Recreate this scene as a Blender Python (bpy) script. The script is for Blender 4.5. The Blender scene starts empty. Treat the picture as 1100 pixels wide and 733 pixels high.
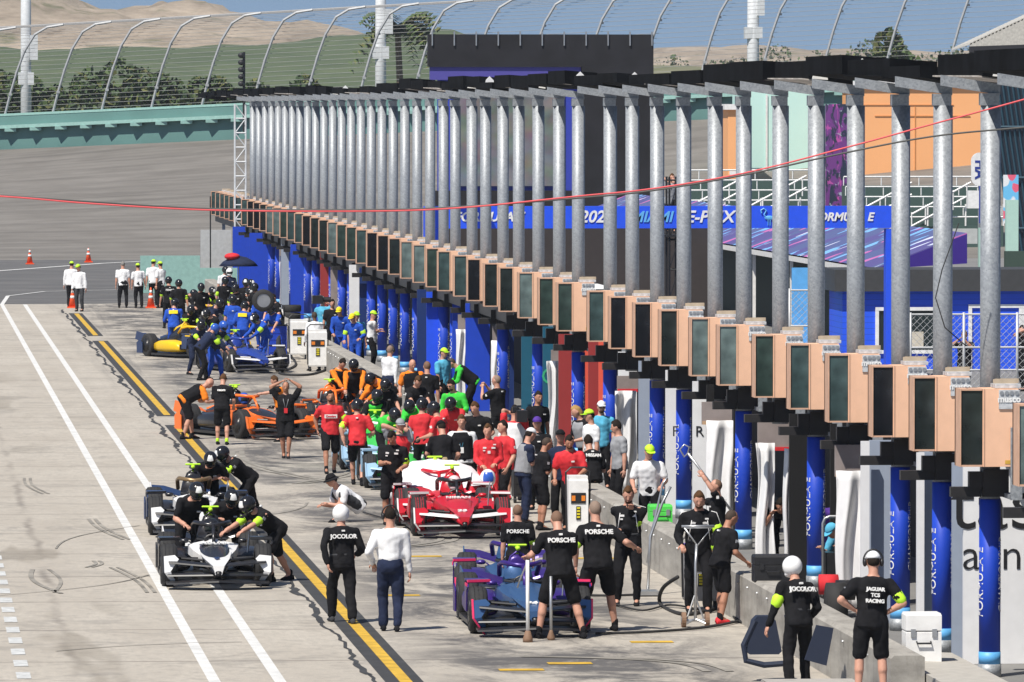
import bpy, bmesh, math, random
from mathutils import Vector, Matrix, noise
random.seed(7)
R = math.radians
C = bpy.context.scene.collection
V = Vector
# ---------------------------------------------------------------- camera
FPX = 8000.0; CH = 7.5
PITCH = math.atan(251.5 / FPX); YAW = math.atan(667 / FPX * math.cos(PITCH))
Fw = V((math.sin(YAW)*math.cos(PITCH), math.cos(YAW)*math.cos(PITCH), -math.sin(PITCH)))
Rt = V((math.cos(YAW), -math.sin(YAW), 0)); Up = Rt.cross(Fw)
cam = bpy.data.objects.new('camera', bpy.data.cameras.new('camera')); C.objects.link(cam)
cam.location = (0, 0, CH)
cam.rotation_euler = Matrix((Rt, Up, -Fw)).transposed().to_euler()
cam.data.lens = 36 * FPX / 1100; cam.data.sensor_width = 36
cam.data.clip_start = 1; cam.data.clip_end = 20000
bpy.context.scene.camera = cam
def ray(px, py): return Fw + Rt*((px-550)/FPX) + Up*((366.5-py)/FPX)
def G(px, py, z=0.0):            # where the sight line of a photo pixel meets height z
    d = ray(px, py); return V((0, 0, CH)) + d*((z-CH)/d.z)
def PY(px, py, Y):               # ... or meets depth Y
    d = ray(px, py); return V((0, 0, CH)) + d*(Y/d.y)
# ---------------------------------------------------------------- materials
MC = {}
def srgb(c):
    return tuple((x/12.92 if x <= .04045 else ((x+.055)/1.055)**2.4) for x in c)
def mat(name, col, rough=.6, metal=0.0, var=.12, scale=6.0, bump=0.0, emit=0, spec=None):
    key = (name, tuple(col), rough, metal)
    if key in MC: return MC[key]
    m = bpy.data.materials.new(name); m.use_nodes = True
    n = m.node_tree.nodes; l = m.node_tree.links; b = n['Principled BSDF']
    b.inputs['Roughness'].default_value = rough; b.inputs['Metallic'].default_value = metal
    if spec is not None: b.inputs['Specular IOR Level'].default_value = spec
    tc = n.new('ShaderNodeTexCoord'); nz = n.new('ShaderNodeTexNoise'); nz.inputs['Scale'].default_value = scale
    nz.inputs['Detail'].default_value = 4
    l.new(tc.outputs['Object'], nz.inputs['Vector'])
    cr = n.new('ShaderNodeMapRange'); cr.inputs['From Min'].default_value = .3; cr.inputs['From Max'].default_value = .7
    cr.inputs['To Min'].default_value = 1-var; cr.inputs['To Max'].default_value = 1+var*.6
    l.new(nz.outputs['Fac'], cr.inputs['Value'])
    mx = n.new('ShaderNodeVectorMath'); mx.operation = 'SCALE'; mx.inputs[0].default_value = col
    l.new(cr.outputs[0], mx.inputs['Scale']); l.new(mx.outputs[0], b.inputs['Base Color'])
    if bump:
        bp = n.new('ShaderNodeBump'); bp.inputs['Strength'].default_value = bump; bp.inputs['Distance'].default_value = .02
        l.new(nz.outputs['Fac'], bp.inputs['Height']); l.new(bp.outputs[0], b.inputs['Normal'])
    if emit:
        l.new(mx.outputs[0], b.inputs['Emission Color']); b.inputs['Emission Strength'].default_value = emit
    MC[key] = m; return m
BLACK = mat('black_cloth', (.011, .011, .013), .9, var=.35, spec=.18)
BLKP = mat('black_paint', (.015, .015, .017), .45)
CARB = mat('carbon', (.02, .02, .022), .35)
RUB = mat('rubber', (.022, .022, .023), .8)
WHITE = mat('white_paint', (.78, .78, .77), .5)
WCLOTH = mat('white_cloth', (.75, .76, .78), .85, var=.08)
STEEL = mat('steel', (.45, .46, .47), .35, .7)
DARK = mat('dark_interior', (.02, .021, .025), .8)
BLUE = mat('blue_vinyl', (.010, .055, .50), .5, var=.06)
BBLUE = mat('bright_blue_vinyl', (.015, .085, .78), .5, var=.06)
LBLUE = mat('light_blue_vinyl', (.12, .42, .80), .5)
LIME = mat('hi_vis_lime', (.50, .85, .03), .7)
RED = mat('red_cloth', (.62, .02, .03), .8)
ORANGE = mat('orange_paint', (.85, .20, .02), .6)
GLASSD = mat('dark_glass', (.012, .022, .024), .08)
# ---------------------------------------------------------------- mesh builder
def basis(d):
    d = d.normalized(); a = V((0, 0, 1)) if abs(d.z) < .9 else V((1, 0, 0))
    x = d.cross(a).normalized(); return x, d.cross(x).normalized(), d
class MB:
    def __init__(s): s.v = []; s.f = []; s.m = []; s.mi = 0
    def add(s, vs, fs):
        o = len(s.v); s.v += [tuple(p) for p in vs]
        for f in fs: s.f.append(tuple(i+o for i in f)); s.m.append(s.mi)
        return s
    def box(s, c, d, rz=0, M=None):
        c = V(c); r = M or Matrix.Rotation(rz, 3, 'Z'); h = V(d)/2
        vs = [c + r @ V((x*h.x, y*h.y, z*h.z)) for x in (-1, 1) for y in (-1, 1) for z in (-1, 1)]
        return s.add(vs, [(0,1,3,2), (4,6,7,5), (0,4,5,1), (2,3,7,6), (0,2,6,4), (1,5,7,3)])
    def loft(s, rings, close=True):
        n = len(rings[0]); vs = [p for r in rings for p in r]; fs = []
        for k in range(len(rings)-1):
            for i in range(n):
                j = (i+1) % n; fs.append((k*n+i, k*n+j, (k+1)*n+j, (k+1)*n+i))
        if close:
            fs.append(tuple(reversed(range(n)))); fs.append(tuple((len(rings)-1)*n+i for i in range(n)))
        return s.add(vs, fs)
    def cap(s, a, b, ra, rb, n=10, k=3):
        a = V(a); b = V(b)
        if (b-a).length < 1e-5: b = a+V((0, 0, 1e-4))
        x, y, d = basis(b-a); rings = []
        for i in range(k):
            t = math.pi/2*(1-(i+.35)/(k)); rings.append((a - d*ra*math.sin(t), ra*math.cos(t)))
        rings.append((a, ra)); rings.append((b, rb))
        for i in reversed(range(k)):
            t = math.pi/2*(1-(i+.35)/(k)); rings.append((b + d*rb*math.sin(t), rb*math.cos(t)))
        return s.loft([[c + (x*math.cos(2*math.pi*i/n)+y*math.sin(2*math.pi*i/n))*r for i in range(n)] for c, r in rings])
    def tube(s, pts, r, n=8, close=True):
        pts = [V(p) for p in pts]; rings = []; px = None
        for i, p in enumerate(pts):
            d = (pts[min(i+1, len(pts)-1)] - pts[max(i-1, 0)])
            x, y, d = basis(d)
            if px is not None:
                x = (px - d*px.dot(d)).normalized(); y = d.cross(x)
            px = x; rr = r[i] if isinstance(r, (list, tuple)) else r
            rings.append([p + (x*math.cos(2*math.pi*k/n)+y*math.sin(2*math.pi*k/n))*rr for k in range(n)])
        return s.loft(rings, close)
    def ell(s, c, r, M=None, n=14, k=9):
        c = V(c); M = M or Matrix.Identity(3); rings = []
        for i in range(k):
            t = -math.pi/2 + math.pi*(i+.3)/(k-1+.6)
            rings.append([c + M @ V((r[0]*math.cos(t)*math.cos(2*math.pi*j/n), r[1]*math.cos(t)*math.sin(2*math.pi*j/n), r[2]*math.sin(t))) for j in range(n)])
        return s.loft(rings)
    def patch(s, c, r, M, az0, az1, el0, el1, n=8, th=.006):    # piece of an ellipsoid shell; az 90 = forward
        c = V(c); vs = []; fs = []
        for off in (0, th):
            for i in range(n+1):
                for j in range(n+1):
                    a = R(az0+(az1-az0)*i/n); e = R(el0+(el1-el0)*j/n)
                    vs.append(c + M @ V(((r[0]+off)*math.cos(e)*math.cos(a), (r[1]+off)*math.cos(e)*math.sin(a), (r[2]+off)*math.sin(e))))
        q = (n+1)**2
        for i in range(n):
            for j in range(n):
                a = i*(n+1)+j; fs.append((a+q, a+n+1+q, a+n+2+q, a+1+q)); fs.append((a, a+1, a+n+2, a+n+1))
        return s.add(vs, fs)
    def prism(s, poly, a, b):        # polygon in a plane given by function a(u,v)->front point, b -> back point
        n = len(poly); vs = [a(*p) for p in poly] + [b(*p) for p in poly]
        fs = [tuple(range(n)), tuple(reversed(range(n, 2*n)))]
        for i in range(n): fs.append((i, n+i, n+(i+1) % n, (i+1) % n))
        return s.add(vs, fs)
    def mesh(s, name, mats, smooth=False, M=None):
        me = bpy.data.meshes.new(name); me.from_pydata(s.v, [], s.f)
        for m in (mats if isinstance(mats, (list, tuple)) else [mats]): me.materials.append(m)
        me.polygons.foreach_set('material_index', s.m)
        if smooth: me.polygons.foreach_set('use_smooth', [True]*len(s.f))
        if M: me.transform(M)
        me.update(); return me
    def build(s, name, mats, parent=None, smooth=False, recalc=True):
        me = s.mesh(name, mats, smooth)
        if recalc:
            bm = bmesh.new(); bm.from_mesh(me); bmesh.ops.recalc_face_normals(bm, faces=bm.faces); bm.to_mesh(me); bm.free()
        o = bpy.data.objects.new(name, me); C.objects.link(o)
        if parent: o.parent = parent
        return o
def tag(o, label=None, cat=None, group=None, kind=None):
    if label: o['label'] = label
    if cat: o['category'] = cat
    if group: o['group'] = group
    if kind: o['kind'] = kind
    return o
def empty(name, loc, rz=0, label=None, cat=None, group=None):
    o = bpy.data.objects.new(name, None); C.objects.link(o); o.location = loc; o.rotation_euler = (0, 0, rz)
    o.empty_display_size = .2
    return tag(o, label, cat, group)
TX = {}
def text_mesh(t, size, m, bold=.0, ex=.004, align='CENTER', shear=0):
    key = (t, size, m.name, bold, ex, align, shear)
    if key in TX: return TX[key]
    cu = bpy.data.curves.new('t', 'FONT'); cu.body = t; cu.size = size; cu.align_x = align; cu.align_y = 'CENTER'
    cu.offset = bold; cu.extrude = ex; cu.shear = shear; cu.resolution_u = 3
    ob = bpy.data.objects.new('t', cu); C.objects.link(ob)
    dg = bpy.context.evaluated_depsgraph_get()
    me = bpy.data.meshes.new_from_object(ob.evaluated_get(dg)); me.materials.clear(); me.materials.append(m)
    bpy.data.objects.remove(ob); TX[key] = me; return me
def put_text(t, size, m, origin, xa, up, parent=None, name='lettering', **k):
    me = text_mesh(t, size, m, **k).copy()
    xa = V(xa).normalized(); up = V(up); up = (up - xa*up.dot(xa)).normalized(); nn = xa.cross(up)
    M = Matrix((xa, up, nn)).transposed().to_4x4(); M.translation = V(origin); me.transform(M)
    o = bpy.data.objects.new(name, me); C.objects.link(o)
    if parent: o.parent = parent
    return o
ORD = 'first second third fourth fifth sixth seventh eighth ninth tenth eleventh twelfth thirteenth fourteenth fifteenth sixteenth seventeenth eighteenth nineteenth twentieth'.split()
def ordw(i):
    i += 1
    if i <= 20: return ORD[i-1]
    t = {2: 'twenty', 3: 'thirty', 4: 'forty', 5: 'fifty'}[i//10]
    if i % 10 == 0: return {2: 'twentieth', 3: 'thirtieth', 4: 'fortieth', 5: 'fiftieth'}[i//10]
    return t+' '+ORD[i % 10 - 1]
# ---------------------------------------------------------------- people
SK = {'light': mat('skin_light', (.52, .27, .19), .55, var=.06), 'tan': mat('skin_tan', (.40, .19, .12), .55, var=.06), 'dark': mat('skin_dark', (.12, .06, .04), .55, var=.06)}
EYE = mat('eye_dark', (.02, .015, .012), .3); LIP = mat('lips', (.30, .09, .08), .5)
def cl(name, c): return mat(name, c, .9, var=.22, scale=7, spec=.2)
COL = {'black': BLACK, 'white': WCLOTH, 'navy': cl('navy_cloth', (.018, .026, .06)), 'red': RED, 'blue': cl('blue_cloth', (.02, .08, .45)),
       'lblue': cl('light_blue_cloth', (.10, .42, .62)), 'orange': cl('orange_cloth', (.80, .22, .02)), 'green': cl('green_cloth', (.05, .55, .06)),
       'grey': cl('grey_cloth', (.30, .31, .33)), 'lime': LIME, 'khaki': cl('khaki_cloth', (.35, .27, .16)), 'purple': cl('purple_cloth', (.09, .04, .28)),
       'yellow': cl('yellow_cloth', (.80, .65, .03)), 'brown': cl('brown_hair', (.09, .045, .02)), 'dhair': cl('dark_hair', (.018, .013, .01)),
       'blond': cl('blond_hair', (.38, .24, .09)), 'ghair': cl('grey_hair', (.22, .21, .20)), 'charcoal': cl('charcoal_cloth', (.045, .047, .052)), 'pink': cl('pink_cloth', (.7, .1, .35))}
HELB = mat('black_helmet', (.015, .015, .018), .18, var=.02); HELW = mat('white_helmet', (.8, .8, .8), .2, var=.02)
HELU = mat('blue_helmet', (.03, .10, .45), .2, var=.02); HELR = mat('red_helmet', (.5, .02, .04), .2, var=.02)
REM = []
def ik(S, T, a, b, pole):
    d = T - S; L = d.length
    if L > (a+b)*.998: d = d*((a+b)*.998/L); L = d.length
    if L < abs(a-b)*1.05+.02: L = abs(a-b)*1.05+.02; d = d.normalized()*L
    u = d.normalized(); x = (a*a - b*b + L*L)/(2*L); h = math.sqrt(max(a*a-x*x, 0))
    p = V(pole); p = p - u*p.dot(u)
    if p.length < 1e-3: p = V((0, 0, 1)) - u*u.z
    p.normalize(); return S + u*x + p*h, S + d
P = {
 'stand': {}, 'relax': dict(fl=(-.14, .06), fr=(.12, -.05), hl=(-.27, .12, .86), hr=(.28, .02, .82)),
 'walk': dict(fl=(-.09, .30), fr=(.10, -.28), hl=(-.27, -.18, .90), hr=(.27, .24, .98), lean=4),
 'walk2': dict(fl=(-.09, -.26), fr=(.10, .28), hl=(-.27, .22, .95), hr=(.27, -.16, .88), lean=4),
 'hips': dict(fl=(-.15, 0), fr=(.15, 0), hl=(-.19, .03, 1.02), hr=(.19, .03, 1.02), ep=1),
 'fold': dict(hl=(.12, .24, 1.20), hr=(-.12, .26, 1.16), fl=(-.14, 0), fr=(.14, .04)),
 'read': dict(hl=(-.10, .33, 1.12), hr=(.10, .33, 1.12), hp=38, lean=6),
 'chin': dict(hl=(.10, .24, 1.10), hr=(-.03, .20, 1.38), fl=(-.12, 0), fr=(.16, .05), hp=25),
 'phone': dict(hl=(-.07, .34, 1.48), hr=(.09, .32, 1.48)),
 'cam': dict(hl=(-.08, .24, 1.55), hr=(.10, .18, 1.52), lean=5),
 'lens': dict(hl=(-.04, .36, 1.25), hr=(.08, .26, 1.22), hp=20, lean=8),
 'head': dict(hl=(-.13, .02, 1.72), hr=(.13, .02, 1.72), ep=2, hp=12),
 'bend': dict(lean=62, pel=(0, -.18, .90), fl=(-.14, .05), fr=(.14, -.12), hl=(-.16, .62, .68), hr=(.16, .64, .68), hp=55),
 'bend2': dict(lean=42, pel=(0, -.10, .90), fl=(-.14, .12), fr=(.14, -.16), hl=(-.18, .56, .84), hr=(.18, .58, .84), hp=40),
 'lean': dict(lean=26, pel=(0, -.06, .92), fl=(-.12, .10), fr=(.14, -.12), hl=(-.20, .44, .86), hr=(.20, .44, .86), hp=34),
 'push': dict(lean=52, pel=(0, -.25, .86), fl=(-.13, -.05), fr=(.13, -.62), hl=(-.22, .64, .82), hr=(.20, .62, .80), hp=40),
 'crouch': dict(pel=(0, -.22, .34), lean=42, fl=(-.16, .16), fr=(.16, -.02), hl=(-.06, .44, .30), hr=(.12, .46, .30), hp=20, toe=1),
 'sit': dict(pel=(0, 0, .12), lean=16, fl=(-.12, .46, -.30), fr=(.12, .44, -.32), hl=(-.12, .42, .22), hr=(.12, .42, .22), hp=20),
 'sitw': dict(pel=(0, 0, .10), lean=22, fl=(-.15, .40, -.5), fr=(.15, .38, -.5), hl=(-.10, .36, .28), hr=(.12, .36, .28), hp=20),
 'wide': dict(pel=(0, 0, .90), lean=12, fl=(-.26, .10), fr=(.30, -.06), hl=(-.34, .34, 1.05), hr=(.10, .40, .95), hp=30),
 'point': dict(hl=(-.50, .40, 1.28), hr=(.24, .1, .9), lean=12, hp=15),
 'onehip': dict(hl=(-.27, .04, .84), hr=(.52, .14, 1.06), fl=(-.16, 0), fr=(.26, .18), lean=14, pel=(0, 0, .90)),
 'lever': dict(hl=(-.22, .30, 1.78), hr=(.30, .34, 1.22), ep=2, fl=(-.15, .1), fr=(.15, -.1)),
 'carry': dict(hl=(-.40, .10, .80), hr=(.24, .22, .90), lean=14, fl=(-.16, -.12), fr=(.16, .14)),
 'helmheld': dict(hl=(-.10, .26, 1.00), hr=(.12, .26, .98), hp=15),
 'tilt': dict(hl=(-.22, .35, 1.02), hr=(.24, .30, .95), lean=14, hp=22, fl=(-.12, .08), fr=(.13, -.08)),
}
def person(px, py, face, pose, label, top='black', ts='short', bot='black', bs='long', head='hair:dhair', skin='light', shoes='black', sc=1.0, z0=0.0, band='', glove='', text=None, chest=None, vest=None, group=None, extra='', fy=None, **ov):
    p = dict(pel=(0, 0, .93), lean=2, side=0, tw=0, hp=None, hy=0, fl=(-.11, .03), fr=(.11, -.01), hl=(-.27, .05, .80), hr=(.27, .05, .80), ep=0, toe=0)
    p.update(P[pose]); p.update(ov)
    # jitter so that no two figures stand alike
    rj = random.Random(int(px*7+py*13))
    def J(t, a=.02): return tuple(c+rj.uniform(-a, a) for c in t)
    if not fy and 'lean' not in ov: p['side'] += rj.uniform(-4, 4); p['tw'] += rj.uniform(-14, 14); p['hy'] += rj.uniform(-22, 22)
    p['hl'] = J(p['hl']); p['hr'] = J(p['hr'])
    pel = V(p['pel']); feet = []
    for f in (p['fl'], p['fr']):
        f = V((f[0], f[1], (f[2] if len(f) > 2 else 0)+.085)); feet.append(f)
    for i, f in enumerate(feet):
        h = pel + V(((-.09, .09)[i], 0, 0)); d2 = (h.x-f.x)**2 + (h.y-f.y)**2
        if (h-f).length > .845 and pel.z > f.z: pel.z = f.z + math.sqrt(max(.845**2-d2, .01))
    Tm = Matrix.Rotation(R(p['tw']), 3, 'Z') @ Matrix.Rotation(R(-p['lean']), 3, 'X') @ Matrix.Rotation(R(p['side']), 3, 'Y')
    if fy:      # feet row known: bend a leaning figure, or scale an upright one, until the head is at its height
        Yf = 60000.0/(fy-115); hz = 7.5-(py-115)*Yf/8000-z0
        def hz_of(ln):
            M_ = Matrix.Rotation(R(-ln), 3, 'X'); h_ = p['hp'] if p['hp'] is not None else ln*.6
            return (pel + M_ @ V((0, .005, .56)) + Matrix.Rotation(R(-h_), 3, 'X') @ V((0, .02, .135))).z+.12
        if p['lean'] > 17:
            lo, hi = 8, 88
            for _ in range(12):
                md = (lo+hi)/2; lo, hi = (md, hi) if hz_of(md) > hz else (lo, md)
            p['lean'] = (lo+hi)/2
        sc = min(1.12, max(.86, hz/hz_of(p['lean'])))
        Tm = Matrix.Rotation(R(p['tw']), 3, 'Z') @ Matrix.Rotation(R(-p['lean']), 3, 'X') @ Matrix.Rotation(R(p['side']), 3, 'Y')
    def T(x, y, z): return pel + Tm @ V((x, y, z))
    hp = p['hp'] if p['hp'] is not None else p['lean']*.6+rj.uniform(-3, 8)
    Hm = Matrix.Rotation(R(p['tw']+p['hy']+rj.uniform(-8, 8)), 3, 'Z') @ Matrix.Rotation(R(-hp), 3, 'X')
    nb = T(0, -.005, .52); hc = nb + (Tm @ V((0, .01, .04))) + Hm @ V((0, .02, .135))
    top_pt = hc + V((0, 0, .115)) 
    body, ext = MB(), MB()
    n8 = lambda c, M, rx, ry, n=14: [c + M @ V((rx*math.cos(2*math.pi*i/n), ry*math.sin(2*math.pi*i/n), 0)) for i in range(n)]
    tw_ = .93; lk = .80 if bs == 'long' else 1.0; ak = .85 if ts == 'long' else 1.06
    secs = [(-.09, .135, .105, 0), (-.02, .162, .120, -.005), (.06, .158, .115, 0), (.17, .140, .102, .01), (.28, .155, .112, .012), (.38, .172, .115, .008), (.45, .165, .098, 0), (.50, .110, .075, 0), (.53, .062, .06, 0)]
    body.loft([n8(T(0, y, z), Tm, rx*(1.02 if z < .5 else 1.08), ry*(.97 if z < .5 else 1.08)) for z, rx, ry, y in secs])
    body.cap(nb, hc + Hm @ V((0, -.02, -.06)), .064, .060)
    body.ell(hc, (.079, .098, .115), Hm); body.ell(hc + Hm @ V((0, .028, -.062)), (.056, .062, .058), Hm)
    body.cap(hc + Hm @ V((0, .088, .004)), hc + Hm @ V((0, .108, -.030)), .010, .016, 8)
    for s_ in (-1, 1): body.ell(hc + Hm @ V((s_*.078, -.005, -.01)), (.012, .02, .03), Hm, 8, 6)
    # face on the surface
    ext.mi = 1
    for s_ in (-1, 1): ext.ell(hc + Hm @ V((s_*.031, .083, .010)), (.013, .010, .008), Hm, 8, 5); ext.ell(hc + Hm @ V((s_*.031, .089, .030)), (.018, .006, .004), Hm, 8, 4)
    ext.mi = 2; ext.ell(hc + Hm @ V((0, .088, -.062)), (.022, .008, .007), Hm, 8, 5)
    ext.mi = 0
    hips = [pel + V((-.09, 0, 0)), pel + V((.09, 0, 0))]; legs = []
    for i in (0, 1):
        pol = V(((-.18, .18)[i], 1, .2)); k, a = ik(hips[i], feet[i], .43, .425, pol); legs.append((hips[i], k, a))
        body.cap(hips[i], k, .084*lk, .060*lk); body.cap(k, k.lerp(a, .4)+V((0, -.012, 0)), .056*lk, .060*lk); body.cap(k.lerp(a, .35), a, .057*lk, .038)
        body.cap(a, a+V((0, .10, -.045)), .036, .03)
    arms = []
    for i in (0, 1):
        s_ = (-1, 1)[i]; S = T(s_*.198, 0, .435); H = V(p[('hl', 'hr')[i]])
        pole = {0: V((s_*.45, -.7, -.5)), 1: V((s_*1.0, -.35, -.1)), 2: V((s_*1.0, .1, .1))}[p['ep']]
        e, w = ik(S, H, .285, .25, pole); arms.append((S, e, w))
        body.cap(T(s_*.13, 0, .44), S, .058, .058); body.cap(S, e, .054*ak, .042*ak); body.cap(e, e.lerp(w, .3), .043*ak, .045*ak); body.cap(e.lerp(w, .25), w, .044*ak, .028)
        # hand: palm, four curled fingers of different length and a thumb off the side
        d = (w-e).normalized(); sd = d.cross(V((0, 0, 1)));
        if sd.length < .25: sd = d.cross(V((0, 1, 0)))
        sd.normalize(); nn = sd.cross(d).normalized()
        if nn.z > 0 and abs(d.z) < .8: pass
        cn = -nn if abs(d.z) < .8 else V((-s_, 0, 0)) - d*(V((-s_, 0, 0)).dot(d))
        cn.normalize(); sd = d.cross(cn).normalized(); fw = sd if sd.y*1+sd.z > 0 else -sd
        Mp = Matrix((sd, cn, d)).transposed()
        pc = w + d*.05; ext.mi = 3 if glove else 0
        ext.ell(pc, (.043, .020, .056), Mp, 10, 7)
        for q, (o_, L_) in enumerate(((-.030, .062), (-.010, .074), (.010, .070), (.030, .054))):
            b0 = pc + fw*(-o_) + d*.035; b1 = b0 + d*L_*.55 + cn*L_*.18; b2 = b1 + d*L_*.28 + cn*L_*.45
            ext.tube([b0, b1, b2], [.0095, .009, .007], 6)
        t0 = pc + fw*.032 - d*.02; t1 = t0 + fw*.030 + d*.028 + cn*.008; ext.tube([t0, t1, t1 + d*.028 + cn*.012], [.012, .011, .008], 6)
    if glove: 
        for S, e, w in arms: ext.mi = 3; ext.cap(e.lerp(w, .72), w, .040, .036)
    # place: the top of the head is where the photo shows it
    rz = -R(face); RZ = Matrix.Rotation(rz, 3, 'Z')
    hw = RZ @ (top_pt*sc); g = G(px, py, z0 + hw.z); loc = V((g.x-hw.x, g.y-hw.y, z0))
    if z0 == 0 and 91 < loc.y < 293 and 11.98 < loc.x < 13.0: loc.x = 11.98 if loc.x < 12.46 else 13.0   # nobody stands inside the pit wall
    sm = SK[skin]
    o = body.build('person', [sm, EYE, LIP, COL.get(glove, BLACK)], recalc=True); o.location = loc; o.rotation_euler = (0, 0, rz); o.scale = (sc,)*3
    tag(o, label, 'person', group)
    far = loc.y > 200
    REM.append((o, .022 if far else .0155, ext, 0.0))
    def sub(name, mb, m, rem=False, amp=.006, smooth=True):
        q = mb.build(name, m, o, smooth)
        if rem: REM.append((q, .024 if far else .018, None, amp))
        return q
    # trousers
    tm = COL[bot]; tr = MB()
    tr.loft([n8(T(0, y, z), Tm, rx+.016, ry+.018) for z, rx, ry, y in ((-.10, .14, .11, 0), (-.02, .172, .130, -.005), (.06, .160, .120, 0), (.10, .146, .108, 0))])
    for i, (h, k, a) in enumerate(legs):
        if bs == 'long':
            tr.cap(h, k, .106, .082); tr.cap(k, a.lerp(k, .06), .080, .062)
        else:
            e = h.lerp(k, .93); tr.cap(h, e, .108, .096, 12, 2)
    sub('trousers' if bs == 'long' else 'shorts', tr, tm, True, .012)
    # shirt
    st = MB(); th = .016
    tk = 'tucked' in extra; hem = -.09 if not tk else .05
    st.loft([n8(T(0, y, z), Tm, rx+th+.008, ry+th+.010) for z, rx, ry, y in [(hem, .170 if not tk else .145, .130 if not tk else .105, 0), (.10, .160 if not tk else .152, .118, 0), (.20, .158, .112, .008), (.30, .170, .119, .01), (.38, .186, .122, .006), (.45, .182, .104, 0), (.495, .125, .082, 0), (.525, .062, .060, 0)] if z >= hem])
    for i, (S, e, w) in enumerate(arms):
        s_ = (-1, 1)[i]; st.cap(T(s_*.12, 0, .435), S, .072, .073)
        if ts == 'short': st.cap(S, S.lerp(e, .70), .073, .072, 10, 2)
        elif ts == 'long': st.cap(S, e, .073, .060); st.cap(e, e.lerp(w, .94), .060, .044)
        elif ts == 'none': pass
    if ts == 'two':       # sleeves of another colour
        pass
    sub('shirt', st, COL[top], True, .012)
    if vest:
        vs = MB(); vs.loft([n8(T(0, y, z), Tm, rx+.040, ry+.046) for z, rx, ry, y in ((-.02, .170, .128, 0), (.12, .162, .118, 0), (.26, .168, .117, .008), (.38, .188, .122, .006), (.45, .160, .10, 0), (.495, .115, .085, 0))])
        sub('vest', vs, COL[vest], True, .004)
    # shoes
    for f in feet:
        sh = MB(); b = V((f.x, f.y, f.z-.085)); tilt = 0
        n_ = 10; rings = []
        for yy, rw, hh in ((-.075, .025, .05), (-.06, .036, .085), (0, .040, .10), (.06, .044, .075), (.12, .047, .055), (.165, .036, .040), (.185, .018, .025)):
            rings.append([b + V((rw*math.cos(2*math.pi*i/n_), yy, max(0.004, hh/2+hh/2*math.sin(2*math.pi*i/n_)))) for i in range(n_)])
        sh.loft(rings); sub('shoe', sh, COL[shoes])
        if bs == 'shorts':
            sk = MB(); sk.cap(f+V((0, 0, -.01)), f+V((0, -.003, .05)), .043, .043); sub('sock', sk, COL['white' if shoes == 'white' else ('lime' if extra == 'limesock' else 'black')])
    if band:
        for i, (S, e, w) in enumerate(arms):
            if 'LR'[i] in band:
                a = MB(); q0 = S.lerp(e, .55); q1 = S.lerp(e, .86); a.cap(q0, q1, .070 if ts == 'short' else .080, .064 if ts == 'short' else .074, 12, 1); sub('armband', a, LIME)
    # head
    kind, _, hc_ = head.partition(':')
    if kind == 'hair' or kind == 'long':
        h = MB(); h.ell(hc + Hm @ V((0, -.016, .020)), (.086, .098, .104), Hm)
        if kind == 'long': h.ell(hc + Hm @ V((0, -.055, -.04)), (.08, .06, .12), Hm)
        h.cap(hc + Hm @ V((0, .055, .085)), hc + Hm @ V((0, -.02, .10)), .034, .045); sub('hair', h, COL[hc_], True, .006)
    elif kind in ('cap', 'bucket'):
        h = MB(); h.ell(hc + Hm @ V((0, -.022, .0)), (.083, .094, .08), Hm); sub('hair', h, COL['dhair'], True, .004)
        h = MB(); n_ = 16
        rings = []
        for e_ in (8, 24, 42, 60, 78): rings.append([hc + Hm @ V((.092*math.cos(R(e_))*math.cos(2*math.pi*i/n_), .108*math.cos(R(e_))*math.sin(2*math.pi*i/n_), .022+.108*math.sin(R(e_)))) for i in range(n_)])
        h.loft(rings); sub('cap', h, COL[hc_])
        b = MB()
        if kind == 'cap':
            bp = [(-.078, .055), (-.07, .12), (-.04, .165), (0, .178), (.04, .165), (.07, .12), (.078, .055), (0, .085)]
            b.prism(bp, lambda x, y: hc + Hm @ V((x, y, .047-abs(x)*.15)), lambda x, y: hc + Hm @ V((x, y, .038-abs(x)*.15)))
        else:
            b.loft([[hc + Hm @ V((r_*math.cos(2*math.pi*i/n_)*.92, r_*math.sin(2*math.pi*i/n_), z_)) for i in range(n_)] for r_, z_ in ((.105, .04), (.155, .01), (.155, .004), (.10, .03))])
        sub('brim', b, COL[hc_], smooth=False)
    elif kind == 'helm':
        hm = {'black': HELB, 'white': HELW, 'blue': HELU, 'red': HELR}[hc_.split('+')[0]]
        c_ = hc + Hm @ V((0, -.005, .015)); h = MB(); rr = (.122, .145, .135); h.ell(c_, rr, Hm, 20, 14)
        h.ell(hc + Hm @ V((0, .045, -.075)), (.088, .085, .05), Hm, 14, 8)
        hl = sub('helmet', h, hm)
        v_ = MB(); v_.patch(c_, rr, Hm, 30, 150, -26, 8, 8, .004); sub('visor', v_, GLASSD)
        if 'w' in hc_.split('+')[1:]:
            v_ = MB(); v_.patch(c_, rr, Hm, 62, 118, 20, 62, 6, .007); q = v_.build('white_panel', WHITE, hl, True)
            v_ = MB(); v_.patch(c_, (.124, .147, .137), Hm, 20, 160, -40, -32, 8, .006); q = v_.build('chin_trim', WHITE, hl, True)
    elif kind == 'shaved':
        h = MB(); h.ell(hc + Hm @ V((0, -.016, .012)), (.0805, .097, .102), Hm); sub('hair', h, mat('stubble_'+(hc_ or 'brown'), {'brown': (.17, .095, .06), 'ghair': (.24, .17, .13), 'dhair': (.05, .032, .022)}.get(hc_ or 'brown', (.15, .09, .06)), .8))
    if 'beard' in extra:
        h = MB(); h.ell(hc + Hm @ V((0, .036, -.074)), (.058, .062, .050), Hm); sub('beard', h, COL['brown'], True, .003)
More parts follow.
